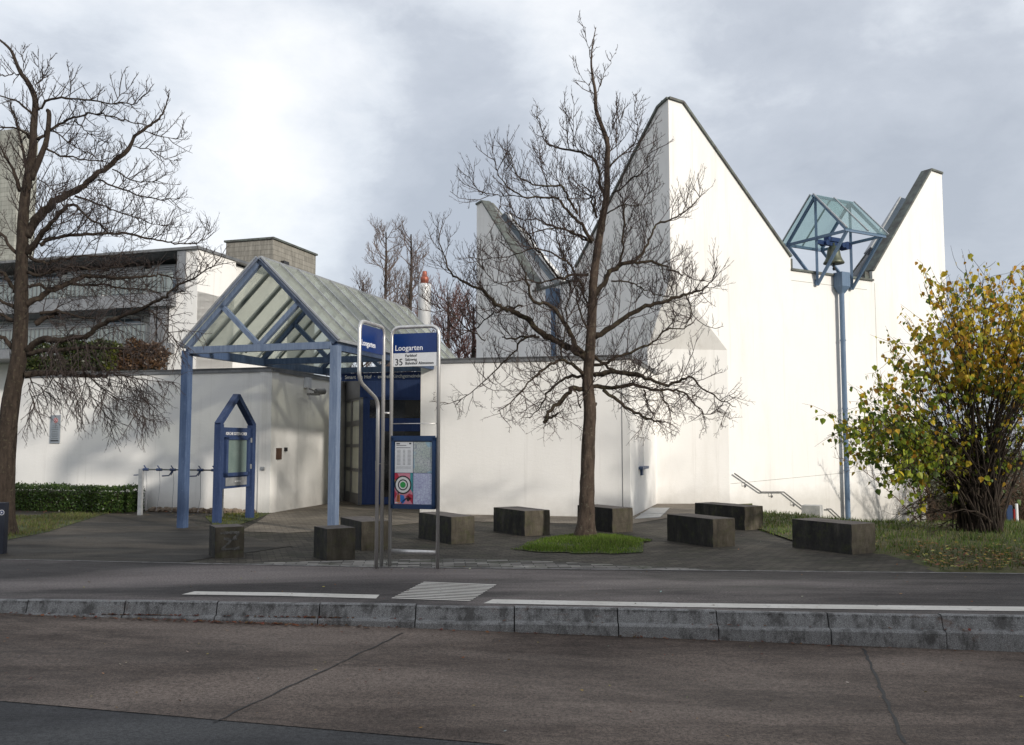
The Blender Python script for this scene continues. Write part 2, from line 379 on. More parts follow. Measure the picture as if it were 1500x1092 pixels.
def wiggle(a, b, w, n=26, j=.012):
    a, b = V(a), V(b); d = (b-a); s = V((d.y,-d.x,0)).normalized(); P = []
    for i in range(n+1):
        p = a+d*(i/n) + s*random.uniform(-j, j); p.z = zr(p.x)+.004; ww = w*random.uniform(.7,1.5); P.append((p-s*ww/2, p+s*ww/2))
    for p, q in zip(P, P[1:]): m.face([p[0], p[1], q[1], q[0]])
wiggle(gp(590,935,-.24)+V((.0,.0,0)), gp(320,1057,-.18)+V((-.02,-.02,0)), .014)
wiggle(gp(1265,952,-.28), gp(1325,1095,-.28), .022, j=.01)
for x in (-9.2,-5.9,7.9): wiggle((x+.6, kerb_y(x)-.02, 0), (x, asp_y(x)+.02, 0), .016)
struct('slab_joints', m, M['tar'])
struct('pavement', strip(lambda x: kerb_y(x)+.008, walk_y, lambda x: 0, lambda x: 0), M['walk'])
# kerb: stones with a lit top, a sloping upper face, a small ledge and a vertical foot
m = MB(); x = -14.0; KJ = []
while x < 16:
    L_ = random.uniform(.93,1.05); a, b = x+.006, x+L_-.006
    dz = random.uniform(-.006,.006); dy = random.uniform(-.008,.008)
    prof = [(.015,-.30),(.015,.004+dz),(-.045,.006+dz),(-.06,-.006+dz),(-.095,-.118+dz),(-.14,-.127+dz),(-.152,-.145+dz),(-.16,-.55)]
    for (y0, z0), (y1, z1) in zip(prof, prof[1:]):
        q = [(a, kerb_y(a)+y1+dy, z1), (b, kerb_y(b)+y1+dy, z1), (b, kerb_y(b)+y0+dy, z0), (a, kerb_y(a)+y0+dy, z0)]
        m.face(q)
    for xx in (a, b): m.face([(xx, kerb_y(xx)+y+dy, z) for y, z in prof])
    KJ.append(x+L_); x += L_
for a, b in zip(XS, XS[1:]):
    if a >= -16 and b <= 16: m.face([(a,kerb_y(a)-.02,-.012),(b,kerb_y(b)-.02,-.012),(b,kerb_y(b)-.02,-.4),(a,kerb_y(a)-.02,-.4)], 1)
struct('kerb', m, [M['kerb'], M['tar']])
# edge stones between pavement and plaza
m = MB(); x = -16
while x < 14:
    a, b = x+.004, x+.996; m.face([(a, walk_y(a)-.03, .006), (b, walk_y(b)-.03, .006), (b, walk_y(b)+.03, .006), (a, walk_y(a)+.03, .006)]); x += 1
struct('edge_strip', m, M['edge'])
# painted lines and the hatched tactile field
def quad_px(pts, z): return [gp(*p, z) for p in pts]
m = MB(); m.face(quad_px([(266,871),(285,866.5),(420,868.3),(556,871.5),(551,877),(405,873)], .005))
m.face(quad_px([(708,884),(722,878),(1000,883.5),(1500,889),(1560,890),(1560,896.5),(1500,895.5),(1000,889.5)], .005))
a, b, c, d = quad_px([(572,877),(622,852),(728,856),(688,881)], .005)
for i in range(12):
    u, w = i/12+.015, i/12+.062; m.face([a.lerp(b,u), d.lerp(c,u), d.lerp(c,w), a.lerp(b,w)])
struct('road_markings', m, M['mark'])

# plaza
def poly(name, pts, z, mat):
    m = MB(); m.face([(p[0], p[1], z) for p in pts]); return struct(name, m, mat)
def curve_strip(x0, x1, f, n=24): return [(x0+(x1-x0)*i/n, f(x0+(x1-x0)*i/n)) for i in range(n+1)]
lawn_edge = [gp(*p) for p in ((1372,838),(1338,822),(1300,812),(1240,806),(1160,794),(1112,780),(1106,764),(1100,752))]
pl = curve_strip(-18, 7.6, walk_y, 40) + [(7.6,12.6),(6.2,14.2),(5.5,16),(5.3,19.5),(6.0,24.7),(4,26),(-4,30),(-18,30)]
poly('plaza', [(x, y-(.08 if i < 41 else 0)) for i, (x, y) in enumerate(pl)], -.004, M['cobble'])
poly('plaza_left_asphalt', [(x_, walk_y(x_)+.02) for x_ in (-16,-12,-9,-7.08,-6,-4.5)] + [(gp(*p).x, gp(*p).y) for p in ((430,800),(290,770),(255,745),(40,745),(-300,745))], .002, M['plaza_asph'])
m = MB(); sq = [(x, walk_y(x)+.035) for x in (-3.6,-2.6,-1.6,-.5,.6,1.8,2.5)]; top = [(2.3,walk_y(2.3)+.2),(1.2,walk_y(1.2)+.55),(.3,walk_y(.3)+.85),(-.9,walk_y(-.9)+.95),(-2.0,walk_y(-2.0)+.7),(-3.4,walk_y(-3.4)+.2)]
m.face([(x, y, .002) for x, y in sq+top]); struct('border_setts', m, M['cobble_lt'])
poly('entrance_path', [(p.x, p.y) for p in (gp(352,779), gp(420,781), gp(500,777), gp(640,764), gp(640,744), gp(540,736), gp(505,728), gp(486,731), gp(398,748), gp(385,760))], .003, M['path'])
poly('wall_foot_strip', [(p.x, p.y) for p in (gp(640,763), gp(800,767), gp(925,768), gp(985,758), gp(1060,748), gp(1060,735), gp(955,735), gp(925,750), gp(640,745))], .004, M['path'])

# lawn on the right that falls away towards the church
def inside(p, P):
    c = False
    for i in range(len(P)):
        a, b = P[i], P[i-1]
        if (a[1] > p[1]) != (b[1] > p[1]) and p[0] < (b[0]-a[0])*(p[1]-a[1])/(b[1]-a[1])+a[0]: c = not c
    return c
crest = lerp_poly([(5.2,22.4),(5.9,20.2),(6.6,18.3),(7.6,17.5),(10,17.6),(14,18.5),(30,22)])
LE = [a_.lerp(b_, u/5) for a_, b_ in zip(lawn_edge, lawn_edge[1:]) for u in range(5)]
def lz(x, y):
    d = y-crest(x); h = .035 + .022*noise.noise(V((x*1.3,y*1.3,0)))
    w = min(1, max(0, (y-walk_y(x))/1.5)); h += .05*w
    ed = min(((x-q.x)**2+(y-q.y)**2)**.5 for q in LE); h = .012+(h-.012)*min(1, ed/.9)
    if d > 0: h -= min(1.6, d*.33 if d > .6 else d*d*.27+.0)
    return h
LP = [(p.x, p.y) for p in lawn_edge] + [(5.9,24.3),(7,25.2),(40,44),(48,44),(48,walk_y(48)+.04),(20,walk_y(20)+.04),(12,walk_y(12)+.04)]
m = MB(); st = .11; nx, ny = int(15/st), int(17/st); idx = {}
for i in range(nx+1):
    for j in range(ny+1):
        x, y = 4.6+i*st, 10.6+j*st; idx[i,j] = len(m.v); m.v.append((x, y, lz(x, y) if inside((x, y), LP) else -.02))
for i in range(nx):
    for j in range(ny):
        x, y = 4.6+(i+.5)*st, 10.6+(j+.5)*st
        if any(inside((x+a_, y+b_), LP) for a_, b_ in ((0,0),(.11,.0),(-.11,0),(.0,.11),(0,-.11),(.11,.11),(-.11,.11),(.11,-.11))): m.f.append((idx[i,j],idx[i+1,j],idx[i+1,j+1],idx[i,j+1])); m.m.append(0)
m.face([(19.4,6,-.02),(60,4,-.02),(60,60,-1.4),(19.4,60,-1.4)]); m.face([(4.6,27.4,-1.62),(20,27.4,-1.62),(60,60,-1.5),(30,80,-1.5),(4,80,-1.5)])
struct('lawn', m, M['grass_lawn'])

_dc = {}
def dense(P):
    k = id(P)
    if k not in _dc: _dc[k] = [(P[i-1][0]+(P[i][0]-P[i-1][0])*u/6, P[i-1][1]+(P[i][1]-P[i-1][1])*u/6) for i in range(len(P)) for u in range(6)]
    return _dc[k]
def blades(name, region, n, h, cols, zf, wid=.006, lean=.5, y0=None):
    m = MB(); m.c = []; xs = [p[0] for p in region]; ys = [p[1] for p in region]; k = 0
    while k < n:
        x, y = random.uniform(min(xs), max(xs)), random.uniform(min(ys), max(ys))
        if not inside((x, y), region): continue
        den = noise.noise(V((x*1.7, y*1.7, 3)))
        if random.random() > .75+den: k += .3; continue
        ed = min(((x-q[0])**2+(y-q[1])**2)**.5 for q in dense(region))
        if random.random() > .35+ed*3.5: continue
        k += 1; z = zf(x, y); hh = h*random.uniform(.5,1.3)*(1+.5*den)*min(1,.45+ed*2.2); a = random.uniform(0, 2*PI); d = V((math.cos(a), math.sin(a), 0))*wid
        tip = V((x, y, z+hh)) + V((random.uniform(-1,1), random.uniform(-1,1), 0))*hh*lean
        m.face([V((x,y,z))-d, V((x,y,z))+d, tip]); c = random.choice(cols); f = random.uniform(.7,1.25)*(1+.5*noise.noise(V((x*.9,y*.9,9)))); m.c.append(tuple(q*f for q in c))
    return tag(link(name, m, M['blade']), kind='stuff')
tag(blades('grass', [p for p in LP if p[0] < 14][:8]+[(5.9,24.3),(12,21),(12,walk_y(12)+.05)], 26000, .075, [(.09,.15,.025),(.13,.18,.035),(.19,.17,.07),(.07,.11,.025)], lz, .007), 'green lawn grass at the foot of the yellowing shrub', 'grass')
# green patch round the middle tree
GP0 = [gp(*p) for p in ((754,806),(772,798),(805,788),(840,784),(875,783),(915,785),(948,791),(944,800),(934,811),(860,811.5),(790,810))]
GP_ = []
for i in range(len(GP0)):
    for u in range(4):
        q_ = GP0[i].lerp(GP0[(i+1) % len(GP0)], u/4); GP_.append(q_+V((random.uniform(-.09,.09), random.uniform(-.09,.09), 0)))
gc = sum(GP_, V((0,0,0)))/len(GP_)
def tz(x, y): return .008 + .035*max(0, 1-((x-gc.x)**2/1.1+(y-gc.y)**2/1.4))
m = MB(); rings = [[(gc.x+(p.x-gc.x)*s, gc.y+(p.y-gc.y)*s) for p in GP_] for s in (1,.75,.5,.25,.02)]
for r_, q_ in zip(rings, rings[1:]):
    for i in range(len(r_)):
        j = (i+1) % len(r_); m.face([(x, y, tz(x, y)) for x, y in (r_[i], r_[j], q_[j], q_[i])])
struct('tree_bed', m, M['grass_base'])
tag(blades('grass_patch', [(p.x, p.y) for p in GP_], 11000, .05, [(.09,.16,.015),(.13,.21,.02),(.07,.11,.015),(.16,.19,.05)], tz, .006), 'bright green grass island round the middle bare tree', 'grass')
GL = [gp(*p) for p in ((-60,768),(20,757),(110,752),(160,752),(120,764),(70,780),(10,792),(-60,796))]
poly('verge', [(p.x, p.y) for p in GL], .008, M['grass_base'])
tag(blades('verge_grass', [(p.x, p.y) for p in GL], 6000, .06, [(.10,.12,.03),(.07,.09,.02),(.12,.10,.05)], lambda x, y: .01, .007), 'mossy verge grass in front of the low clipped hedge', 'grass')
GB = [gp(*p) for p in ((318,776),(300,757),(330,752),(398,752),(372,762),(345,771))]
poly('moss_strip', [(p.x, p.y) for p in GB], .006, M['grass_base'])
tag(blades('moss_grass', [(p.x, p.y) for p in GB], 1200, .045, [(.12,.13,.02),(.09,.10,.02)], lambda x, y: .008, .006), 'mossy grass under the small gabled notice board', 'grass')

# ------------------------------------------------------------------ low hall
A0, A1, A2 = V((-12.75,23.25,0)), V((-5.59,21.10,0)), V((-4.85,24.7,0))
B0, B1, J1 = V((-2.11,20.95,0)), V((2.57,19.85,0)), V((3.5,23.10,0))
G1, G2, G3 = V((-4.74,25.7,0)), V((-3.95,23.55,0)), V((-2.0,23.9,0))
up = V((0,0,1))
def Z(p, z): return V((p.x, p.y, z))
hall = thing('church_hall', (-2,24,0), 'low white plastered hall with flat roof, blue entrance and steel chimney', 'building')
w = MB()
def wallseg(m, a, b, z0, z1, th=.3, mi=0):
    n = (b-a).cross(up).normalized(); m.slab([Z(a,z0), Z(b,z0), Z(b,z1), Z(a,z1)], n, th, mi)
wallseg(w, A0, A1, -.1, 3.33)
wallseg(w, A1, A2, -.1, 3.33, .3)
wallseg(w, V((-14.0,32,0)), A0, -.1, 3.33); wallseg(w, A2+V((.0,-.01,0)), G1+V((.05,.2,0)), -.1, 3.335)
wallseg(w, B0, B1, -.1, 3.50)
wallseg(w, V((-1.55,24.6,0)), B0, -.1, 3.5)
# the return wall with its slit window
d = (J1-B1); nrm = d.cross(up).normalized(); P = lambda u, z, o=0: B1+d*u+up*z+nrm*o
J2 = B1+d*1.5
for u0, u1, z0, z1 in ((0,.42,-.1,3.5),(.66,1.45,-.1,3.5),(.42,.66,-.1,1.0),(.42,.66,3.0,3.5)): w.slab([P(u0,z0),P(u1,z0),P(u1,z1),P(u0,z1)], nrm, .3)
link('wall', w, M['white'], hall)
wn = MB(); wn.slab([P(.42,1.0,-.14),P(.66,1.0,-.14),P(.66,3,-.14),P(.42,3,-.14)], nrm, .02); win = link('slit_window', wn, M['sign_white'], hall)
sl = MB(); sl.slab([P(.38,1.0,.10),P(.70,1.0,.10),P(.70,1.06,.10),P(.38,1.06,.10)], nrm, .22); sl.slab([P(.46,.86,.05),P(.52,.86,.05),P(.52,1,.05),P(.46,1,.05)], nrm, .1); link('sill', sl, M['blue'], win)
fl = MB()
def flash(a, b, z, w_=.36, h=.05, o=.03, ex=.02):
    n = (b-a).cross(up).normalized(); t = (b-a).normalized()
    fl.beam(Z(a,z+h/2)+n*(o-w_/2)-t*ex, Z(b,z+h/2)+n*(o-w_/2)+t*ex, w_, h); fl.slab([Z(a,z-.06)+n*(o), Z(b,z-.06)+n*o, Z(b,z+h-.004)+n*o, Z(a,z+h-.004)+n*o], n, .012)
flash(A0, A1, 3.33); flash(A1, A2, 3.332, ex=-.01); flash(B0, B1, 3.50); flash(B1, J2, 3.502, ex=-.01)
link('parapet_flashing', fl, M['flash'], hall)
rf = MB(); rf.face([Z(p,3.2) for p in (A0+V((.1,.3,0)), A1+V((0,.3,0)), A2+V((-.1,.2,0)), G1+V((0,.4,0)), G2+V((.2,.3,0)), V((-1.8,24.5,0)), B0+V((.3,.3,0)), B1+V((-.2,.3,0)), V((3.2,23.5,0)), V((3.3,26,0)), V((-2,33,0)), V((-13.5,32,0)))]); link('roof', rf, M['roof_flat'], hall)
jt = MB(); q = B0.lerp(B1,.965); n_ = (B1-B0).cross(up).normalized(); jt.box(Z(q,1.74)+n_*.001, (.014,.01,3.4), math.atan2((B1-B0).y,(B1-B0).x)); link('expansion_joint', jt, M['flash'], hall)
# portal: grey glazed leaf on the left, blue front on the right
nb = (G3-G2).cross(up).normalized(); ng = (G2-G1).cross(up).normalized()
def panel(m, a, b, u0, u1, z0, z1, off=0, th=.05, mi=0):
    n = (b-a).cross(up).normalized(); m.slab([Z(a.lerp(b,u0),z0)+n*off, Z(a.lerp(b,u1),z0)+n*off, Z(a.lerp(b,u1),z1)+n*off, Z(a.lerp(b,u0),z1)+n*off], n, th, mi)
def pz(v, Y=23.6): return dp(540, 540+v/4.9625, Y).z
fa = MB(); panel(fa, G1, G2, 0, 1, 2.80, 3.36, 0, .2); link('grey_fascia', fa, M['grey_frame'], hall)
fb = MB(); panel(fb, G2, G3, 0, 1, 2.80, 3.36, 0, .2); link('blue_fascia', fb, M['blue_dk'], hall)
ft = MB(); ft.slab([Z(G1,3.40)+ng*.12, Z(G2,3.40)+ng*.12+nb*.12, Z(G3,3.40)+nb*.12+V((.1,0,0)), V((-1.8,24.8,3.4)), V((-4.4,26.3,3.4))], up, .05); link('portal_roof', ft, M['galv'], hall)
gl = thing('x', (0,0,0), None, None) if False else None
gd = MB(); rows = [(pz(210),pz(375)),(pz(415),pz(550)),(pz(575),pz(730)),(pz(755),pz(915))]
for z0, z1 in ((pz(225)+.0,2.80),(pz(415),pz(375)),(pz(575),pz(550)),(pz(755),pz(730)),(.02,pz(915))): panel(gd, G1, G2, 0, 1, min(z0,z1), max(z0,z1), -.02, .06)
for u0, u1 in ((0,.04),(.40,.47),(.93,1.0)): panel(gd, G1, G2, u0, u1, .02, 2.80, -.012, .075)
gdo = link('glazed_side_screen', gd, M['grey_frame'], hall)
gp_ = MB(); panel(gp_, G1, G2, .02, .98, .05, 2.78, -.045, .02); link('pane', gp_, M['pane_beige'], gdo)
bd = MB()
for u0, u1, z0, z1 in ((0,.13,.03,2.80),(.13,1,2.02,2.26),(.90,1,.03,2.02),(.13,.30,.03,2.02),(.30,.9,1.92,2.02),(.30,.9,.03,.22),(.90,1,2.26,2.8),(.13,.9,2.74,2.8)): panel(bd, G2, G3, u0, u1, z0, z1, -.02, .07)
bdo = link('entrance_door', bd, M['blue_dk'], hall)
bp = MB(); panel(bp, G2, G3, .12, .98, .1, 2.78, -.06, .02); link('pane', bp, M['glass_dark'], bdo)
hd = MB(); hp = G2.lerp(G3,.22); hd.box(Z(hp,1.02)+nb*.0, (.04,.03,.26), math.atan2((G3-G2).y,(G3-G2).x)); hd.tube([Z(hp,1.08)+nb*.01, Z(hp,1.08)+nb*.07, Z(G2.lerp(G3,.30),1.08)+nb*.07], .011, 8)
link('handle', hd, M['steel'], bdo)
# chimney on the roof
cp = dp(621.5,475,26.5); ch = MB(); ch.lathe((cp.x,cp.y,3.1), [(.185,0),(.185,dp(621,424,26.5).z-3.1),(.19,dp(621,422,26.5).z-3.1),(.195,dp(621,417,26.5).z-3.1),(.14,dp(621,416,26.5).z-3.1)], 24)
cho = link('chimney', ch, pm('bright_flue', (.60,.60,.60), (.74,.74,.73), 8, .42, .35, bump=.03, stretch=(1,1,.2)), hall, True)
cc = MB(); zc = dp(621,416.5,26.5).z; cc.lathe((cp.x,cp.y,zc), [(.12,0),(.12,.12),(.13,.15),(.12,.2),(.075,.24),(.07,.36),(.065,.38)], 20); link('cowl', cc, M['copper'], cho, True)
# small fittings on the walls
nA = (A1-A0).cross(up).normalized(); nR = (A2-A1).cross(up).normalized(); angR = math.atan2((A2-A1).y,(A2-A1).x); angA = math.atan2((A1-A0).y,(A1-A0).x)
t = thing('security_light', Z(A1.lerp(A2,.52),3.0), 'grey floodlight with white bracket high on the wall beside the entrance', 'lamp')
q = A1.lerp(A2,.50); m = MB(); m.box(Z(q,3.13)+nR*.06, (.2,.12,.26), angR); link('bracket', m, M['sign_white'], t)
m = MB(); m.tube([Z(q,2.98)+nR*.1, Z(q,2.9)+nR*.3], .02, 8); m.tube([Z(q,2.90)+nR*.28, Z(A1.lerp(A2,.57),2.92)+nR*.4], .075, 14); m.box(Z(A1.lerp(A2,.42),2.82)+nR*.35, (.3,.16,.05), angR-.4); o_ = link('lamp_head', m, M['grey_frame'], t)
m = MB(); q = A1.lerp(A2,.10); m.box(Z(q,1.36)+nR*.02, (.27,.04,.27), angR); m = bpy and m
tag(link('mail_slot', m, M['brown']), 'brown rectangular plate on the white wall left of the entrance', 'wall plate')
m = MB(); q = A1.lerp(A2,.205); m.box(Z(q,1.46)+nR*.02, (.11,.04,.09), angR); tag(link('door_bell', m, M['black']), 'tiny black box just right of the brown plate on the wall', 'doorbell')
m = MB(); q = A0.lerp(A1,.975); m.box(Z(q,1.02)+nA*.02, (.1,.04,.08), angA); m.box(Z(q,1.02)+nA*.045, (.06,.02,.04), angA); tag(link('wall_socket', m, M['galv']), 'small grey socket on the white wall left of the corner', 'socket')
m = MB(); q = A0.lerp(A1,.93); m.tube([Z(q,.82)+nA*.0, Z(q,.82)+nA*.12, Z(q,.74)+nA*.14], .018, 8); m.lathe(Z(q,.8)+nA*.1, [(.035,0),(.035,.03)], 10); tag(link('water_tap', m, M['galv']), 'small metal tap on the white wall behind the notice board', 'tap')
# no-parking sign on the left
q0 = dp(74,630,22.6); aa = (q0-A0); u_ = ((q0.x-A0.x)/(A1.x-A0.x)); q = A0.lerp(A1,u_); dA = (A1-A0).normalized()
t = thing('wall_sign', Z(q,1.9), 'grey metal sign with red round symbol on the left end of the low wall', 'sign')
m = MB(); m.box(Z(q,1.96)+nA*.02, (.30,.02,.70), angA); link('plate', m, pm('sign_plate_grey', (.22,.25,.28), (.27,.30,.33), 3, .4, bump=0), t)
m = MB(); cx_ = Z(q,2.18)+nA*.034+dA*.02
def ring(m, c, r0, r1, xd, yd, n=28, mi=0):
    for i in range(n):
        a, b = 2*PI*i/n, 2*PI*(i+1)/n
        m.face([c+(xd*math.cos(a)+yd*math.sin(a))*r0, c+(xd*math.cos(a)+yd*math.sin(a))*r1, c+(xd*math.cos(b)+yd*math.sin(b))*r1, c+(xd*math.cos(b)+yd*math.sin(b))*r0], mi)
ring(m, cx_, .001, .072, dA, up, mi=1); ring(m, cx_+nA*.001, .045, .065, dA, up)
m.face([cx_+nA*.002+dA*x+up*z for x, z in ((-.05,.036),(-.036,.05),(.05,-.036),(.036,-.05))]); m.face([cx_+nA*.0025+dA*x+up*z for x, z in ((-.05,-.036),(-.036,-.05),(.05,.036),(.036,.05))])
link('round_symbol', m, [M['red'], M['sign_white']], t)
m = MB()
for i in range(9): m.box(Z(q,2.04-.045*i)+nA*.033, (.2 if i % 3 else .16,.004,.008), angA)
m.box(Z(q,1.67)+nA*.033, (.24,.004,.03), angA); link('lettering', m, M['letter_black'], t)

# ------------------------------------------------------------------ church with four peaks
dD = V((.866,.5,0)); dE = V((-.5,.866,0)); O = V((5.93,24.5,0))
nD = V((.5,-.866,0)); nE = V((-.866,-.5,0))
Dp = lambda t, z, o=0: O+dD*t+up*z+nD*o
K = O+dD*-2.05
Ep = lambda s, z, o=0: K+dE*max(s,.004)+up*z+nE*(o+.004)
church = thing('church', (6,28,0), 'tall white church with four pointed corner peaks and sloping parapets', 'church')
w = MB()
TD = [(9.45,10.43),(8.87,10.47),(5.87,6.85),(5.87,6.55),(2.37,6.55),(2.37,6.92),(-1.56,10.70),(-2.05,10.73)]
w.slab([Dp(*p) for p in [(-.13,-2),(8.12,-2),(8.12,4.35),(9.45,6.0)]+TD+[(-2.05,5.96),(-.13,4.12)]], nD, .3)
TE = [(0,10.73),(.42,10.62),(4.4,6.92),(4.4,6.55),(6.9,6.55),(6.9,6.85),(10.45,10.4),(10.9,10.38)]
w.slab([Ep(*p) for p in [(1.0,4.15),(0,5.96)]+TE+[(10.9,-2),(1.0,-2)]], nE, .3)
TG = [(0,10.43),(.5,10.4),(4.2,6.9),(4.2,6.55),(6.9,6.55),(6.9,6.85),(10.4,10.4),(10.9,10.38)]
Gp = lambda s, z, o=0: O+dD*9.45+dE*max(s,.006)+up*z-nE*(o+.004)
w.slab([Gp(*p) for p in [(1.35,-2),(1.35,4.35),(0,6.0)]+TG+[(10.9,-2)]], -nE, .3)
Hp = lambda t, z, o=0: O+dE*10.9+dD*t+up*z-nD*o
TH_ = [(-2.05,10.38),(-1.55,10.4),(2.37,6.85),(2.37,6.55),(5.87,6.55),(5.87,6.85),(8.95,10.4),(9.45,10.38)]
w.slab([Hp(*p) for p in [(-2.05,-2)]+TH_+[(9.45,-2)]], -nD, .3)
# chamfers: vertical wall and the sloping soffit above it
c0, c1 = Ep(1.0,0), Dp(-.13,0); nC = (c1-c0).cross(up).normalized()
w.slab([Z(c0,-2), Z(c1,-2), Z(c1,4.12), Z(c0,4.15)], nC, .25)
w.face([Z(c0,4.15), Z(c1,4.12), Dp(-2.05,5.96)])
r0, r1 = Dp(8.12,0), Gp(1.35,0); w.slab([Z(r0,-2), Z(r1,-2), Z(r1,4.35), Z(r0,4.35)], (r1-r0).cross(up), .25); w.face([Z(r0,4.35), Z(r1,4.35), Dp(9.45,6.0)])
link('wall', w, M['white_far'], church)
cap = MB()
def caps(fn, T, n):
    for a, b in zip(T, T[1:]):
        if abs(a[0]-b[0]) < .01: cap.beam(fn(*a, -.13), fn(*b, -.13), .40, .04, up=n); continue
        cap.beam(fn(*a, -.13)+up*.02, fn(*b, -.13)+up*.02, .38, .06, up=up)
caps(Dp, TD, nD); caps(Ep, TE, nE); caps(Gp, TG, -nE); caps(Hp, TH_, -nD)
link('parapet_cap', cap, M['flash_dark'], church)
def zr_(p, z): return V((p.x, p.y, z))
rf = MB(); rf.face([Dp(-2,6.3,-.1), Dp(9.4,6.3,-.1), Gp(10.8,6.3,-.1), Ep(10.8,6.3,-.1)])
def corner_roof(a1, a2, v1, v2, tip):
    rf.slab([a1, v1, v2, a2], (v1-a1).cross(a2-a1) if (v1-a1).cross(a2-a1).z > 0 else -(v1-a1).cross(a2-a1), .12)
    rf.face([tip, a1, a2])
    for i in range(1, 9):                                                   # standing seams
        u = i/9; p, q = a1.lerp(a2, u), v1.lerp(v2, u); rf.beam(p+up*.02, q+up*.02, .02, .04)
C1 = [Dp(-1.56,10.74,-.20), Ep(.42,10.66,-.20), Dp(2.37,6.96,-.20), Ep(4.4,6.96,-.20), Dp(-2.05,10.77,-.20)]
C2 = [Dp(8.87,10.52,-.20), Gp(.5,10.44,-.20), Dp(5.87,6.9,-.20), Gp(4.2,6.94,-.20), Dp(9.45,10.48,-.20)]
C3 = [Ep(10.45,10.44,-.20), Hp(-1.55,10.44,-.20), Ep(6.9,6.9,-.20), Hp(2.37,6.9,-.20), Ep(10.9,10.42,-.20)]
C4 = [Gp(10.4,10.4,-.20), Hp(8.95,10.4,-.20), Gp(6.9,6.9,-.20), Hp(5.87,6.9,-.20), Gp(10.9,10.4,-.20)]
for c in (C1, C2, C3, C4): corner_roof(c[0], c[1], c[2], c[3], c[4])
link('roof', rf, M['roof_metal'], church)
for c, lo, hi, ua, ub in ((C3,.15,.85,.55,.98),(C2,.3,.8,.02,.25)):
    sk = MB(); n = (c[2]-c[0]).cross(c[1]-c[0]).normalized(); n = n if n.z > 0 else -n
    f = lambda u, v: c[0].lerp(c[1], u).lerp(c[2].lerp(c[3], u), v)
    sk.slab([f(ua,lo)+n*.22, f(ub,lo)+n*.22, f(ub,hi)+n*.22, f(ua,hi)+n*.22], n, .25, 0)
    for i in range(7):
        u = ua+(ub-ua)*i/6; sk.beam(f(u,lo)+n*.24, f(u,hi)+n*.24, .05, .05, 1)
    link('skylight', sk, [M['glass_win'], M['galv']], church)
# downpipes with rainwater heads
def downpipe(fn, t, zt, zb, m_):
    p = MB(); p.slab([fn(t-.17,zt,.34), fn(t+.17,zt,.34), fn(t+.17,zt-.42,.34), fn(t-.17,zt-.42,.34)], (fn(t,0,1)-fn(t,0,0)), .32)
    a = [fn(t-.17,zt-.42,.34), fn(t+.17,zt-.42,.34), fn(t+.17,zt-.42,.02), fn(t-.17,zt-.42,.02)]; b = [fn(t-.06,zt-.62,.22), fn(t+.06,zt-.62,.22), fn(t+.06,zt-.62,.1), fn(t-.06,zt-.62,.1)]
    for i in range(4): p.face([a[i], b[i], b[(i+1)%4], a[(i+1)%4]])
    p.tube([fn(t,zt-.55,.16), fn(t,zb,.16)], .075, 14)
    for z in (4.6, 2.6, .8): p.tube([fn(t,z,.16), fn(t,z+.04,.16)], .09, 14)
    return link('downpipe', p, m_, church)
downpipe(Dp, 4.28, dp(1224,401,26.6).z, -1.5, M['blue_pipe']); downpipe(Ep, 5.45, 6.42, 3.2, M['blue_pipe'])
m = MB()
for t_ in (3.0,): m.slab([Dp(2.38,6.25,.004), Dp(5.6,6.25,.004), Dp(5.6,6.262,.004), Dp(2.38,6.262,.004)], nD, .01)
for t_ in (5.95,): m.slab([Dp(t_,2.8,.003), Dp(t_+.015,2.8,.003), Dp(t_+.015,6.5,.003), Dp(t_,6.5,.003)], nD, .01)
m.slab([Dp(-.1,.52,.003), Dp(8.1,.92,.003), Dp(8.1,.93,.003), Dp(-.1,.53,.003)], nD, .01)
link('wall_joint', m, M['conc_pale'], church)

# bell canopy: two triangular frames, glass roof, V braces
bc = thing('bell_canopy', Dp(4.2,6.3), 'small glass gable on blue steel frames above the church parapet', 'bell canopy')
ta, tb = 3.36, 4.84; hw = 1.12; ze, za = 7.58, 8.82
fr = MB()
for t_ in (ta, tb):
    fr.beam(Dp(t_,6.18,.08), Dp(t_,za-.03,.08), .075, .1)
    for s_ in (1, -1):
        fr.beam(Dp(t_,6.2,.08), Dp(t_,ze,.08+s_*hw*.98), .06, .08); fr.beam(Dp(t_,ze,.08+s_*hw), Dp(t_,za,.08), .05, .09)
    fr.beam(Dp(t_,ze,.08-hw), Dp(t_,ze,.08+hw), .05, .08)
for s_ in (1,-1): fr.beam(Dp(ta-.12,ze,.08+s_*hw), Dp(tb+.12,ze,.08+s_*hw), .06, .08)
fr.beam(Dp(ta-.12,za,.08), Dp(tb+.12,za,.08), .05, .07)
link('frame', fr, M['blue_pipe'], bc)
gq = MB()
for s_ in (1,-1):
    n = (up*hw + nD*s_*(za-ze)).normalized()
    gq.slab([Dp(ta-.14,ze-.0,.08+s_*(hw+.04))+n*.06, Dp(tb+.14,ze,.08+s_*(hw+.04))+n*.06, Dp(tb+.14,za,.08)+n*.06, Dp(ta-.14,za,.08)+n*.06], n, .012)
link('glass_roof', gq, M['bglass'], bc)
gq = MB()
for s_ in (1,-1):
    n = (up*hw + nD*s_*(za-ze)).normalized()
    for t_ in (ta-.14, (ta+tb)/2, tb+.14): gq.beam(Dp(t_,ze,.08+s_*(hw+.04))+n*.075, Dp(t_,za,.08)+n*.075, .045, .03)
link('glazing_bar', gq, M['galv'], bc)
tc = (ta+tb)/2-.07
yk = MB(); yk.beam(Dp(ta,7.47,.08), Dp(tb,7.47,.08), .10, .12); yk.beam(Dp(tc-.25,7.6,.08), Dp(tc+.3,7.6,.08), .18, .12)
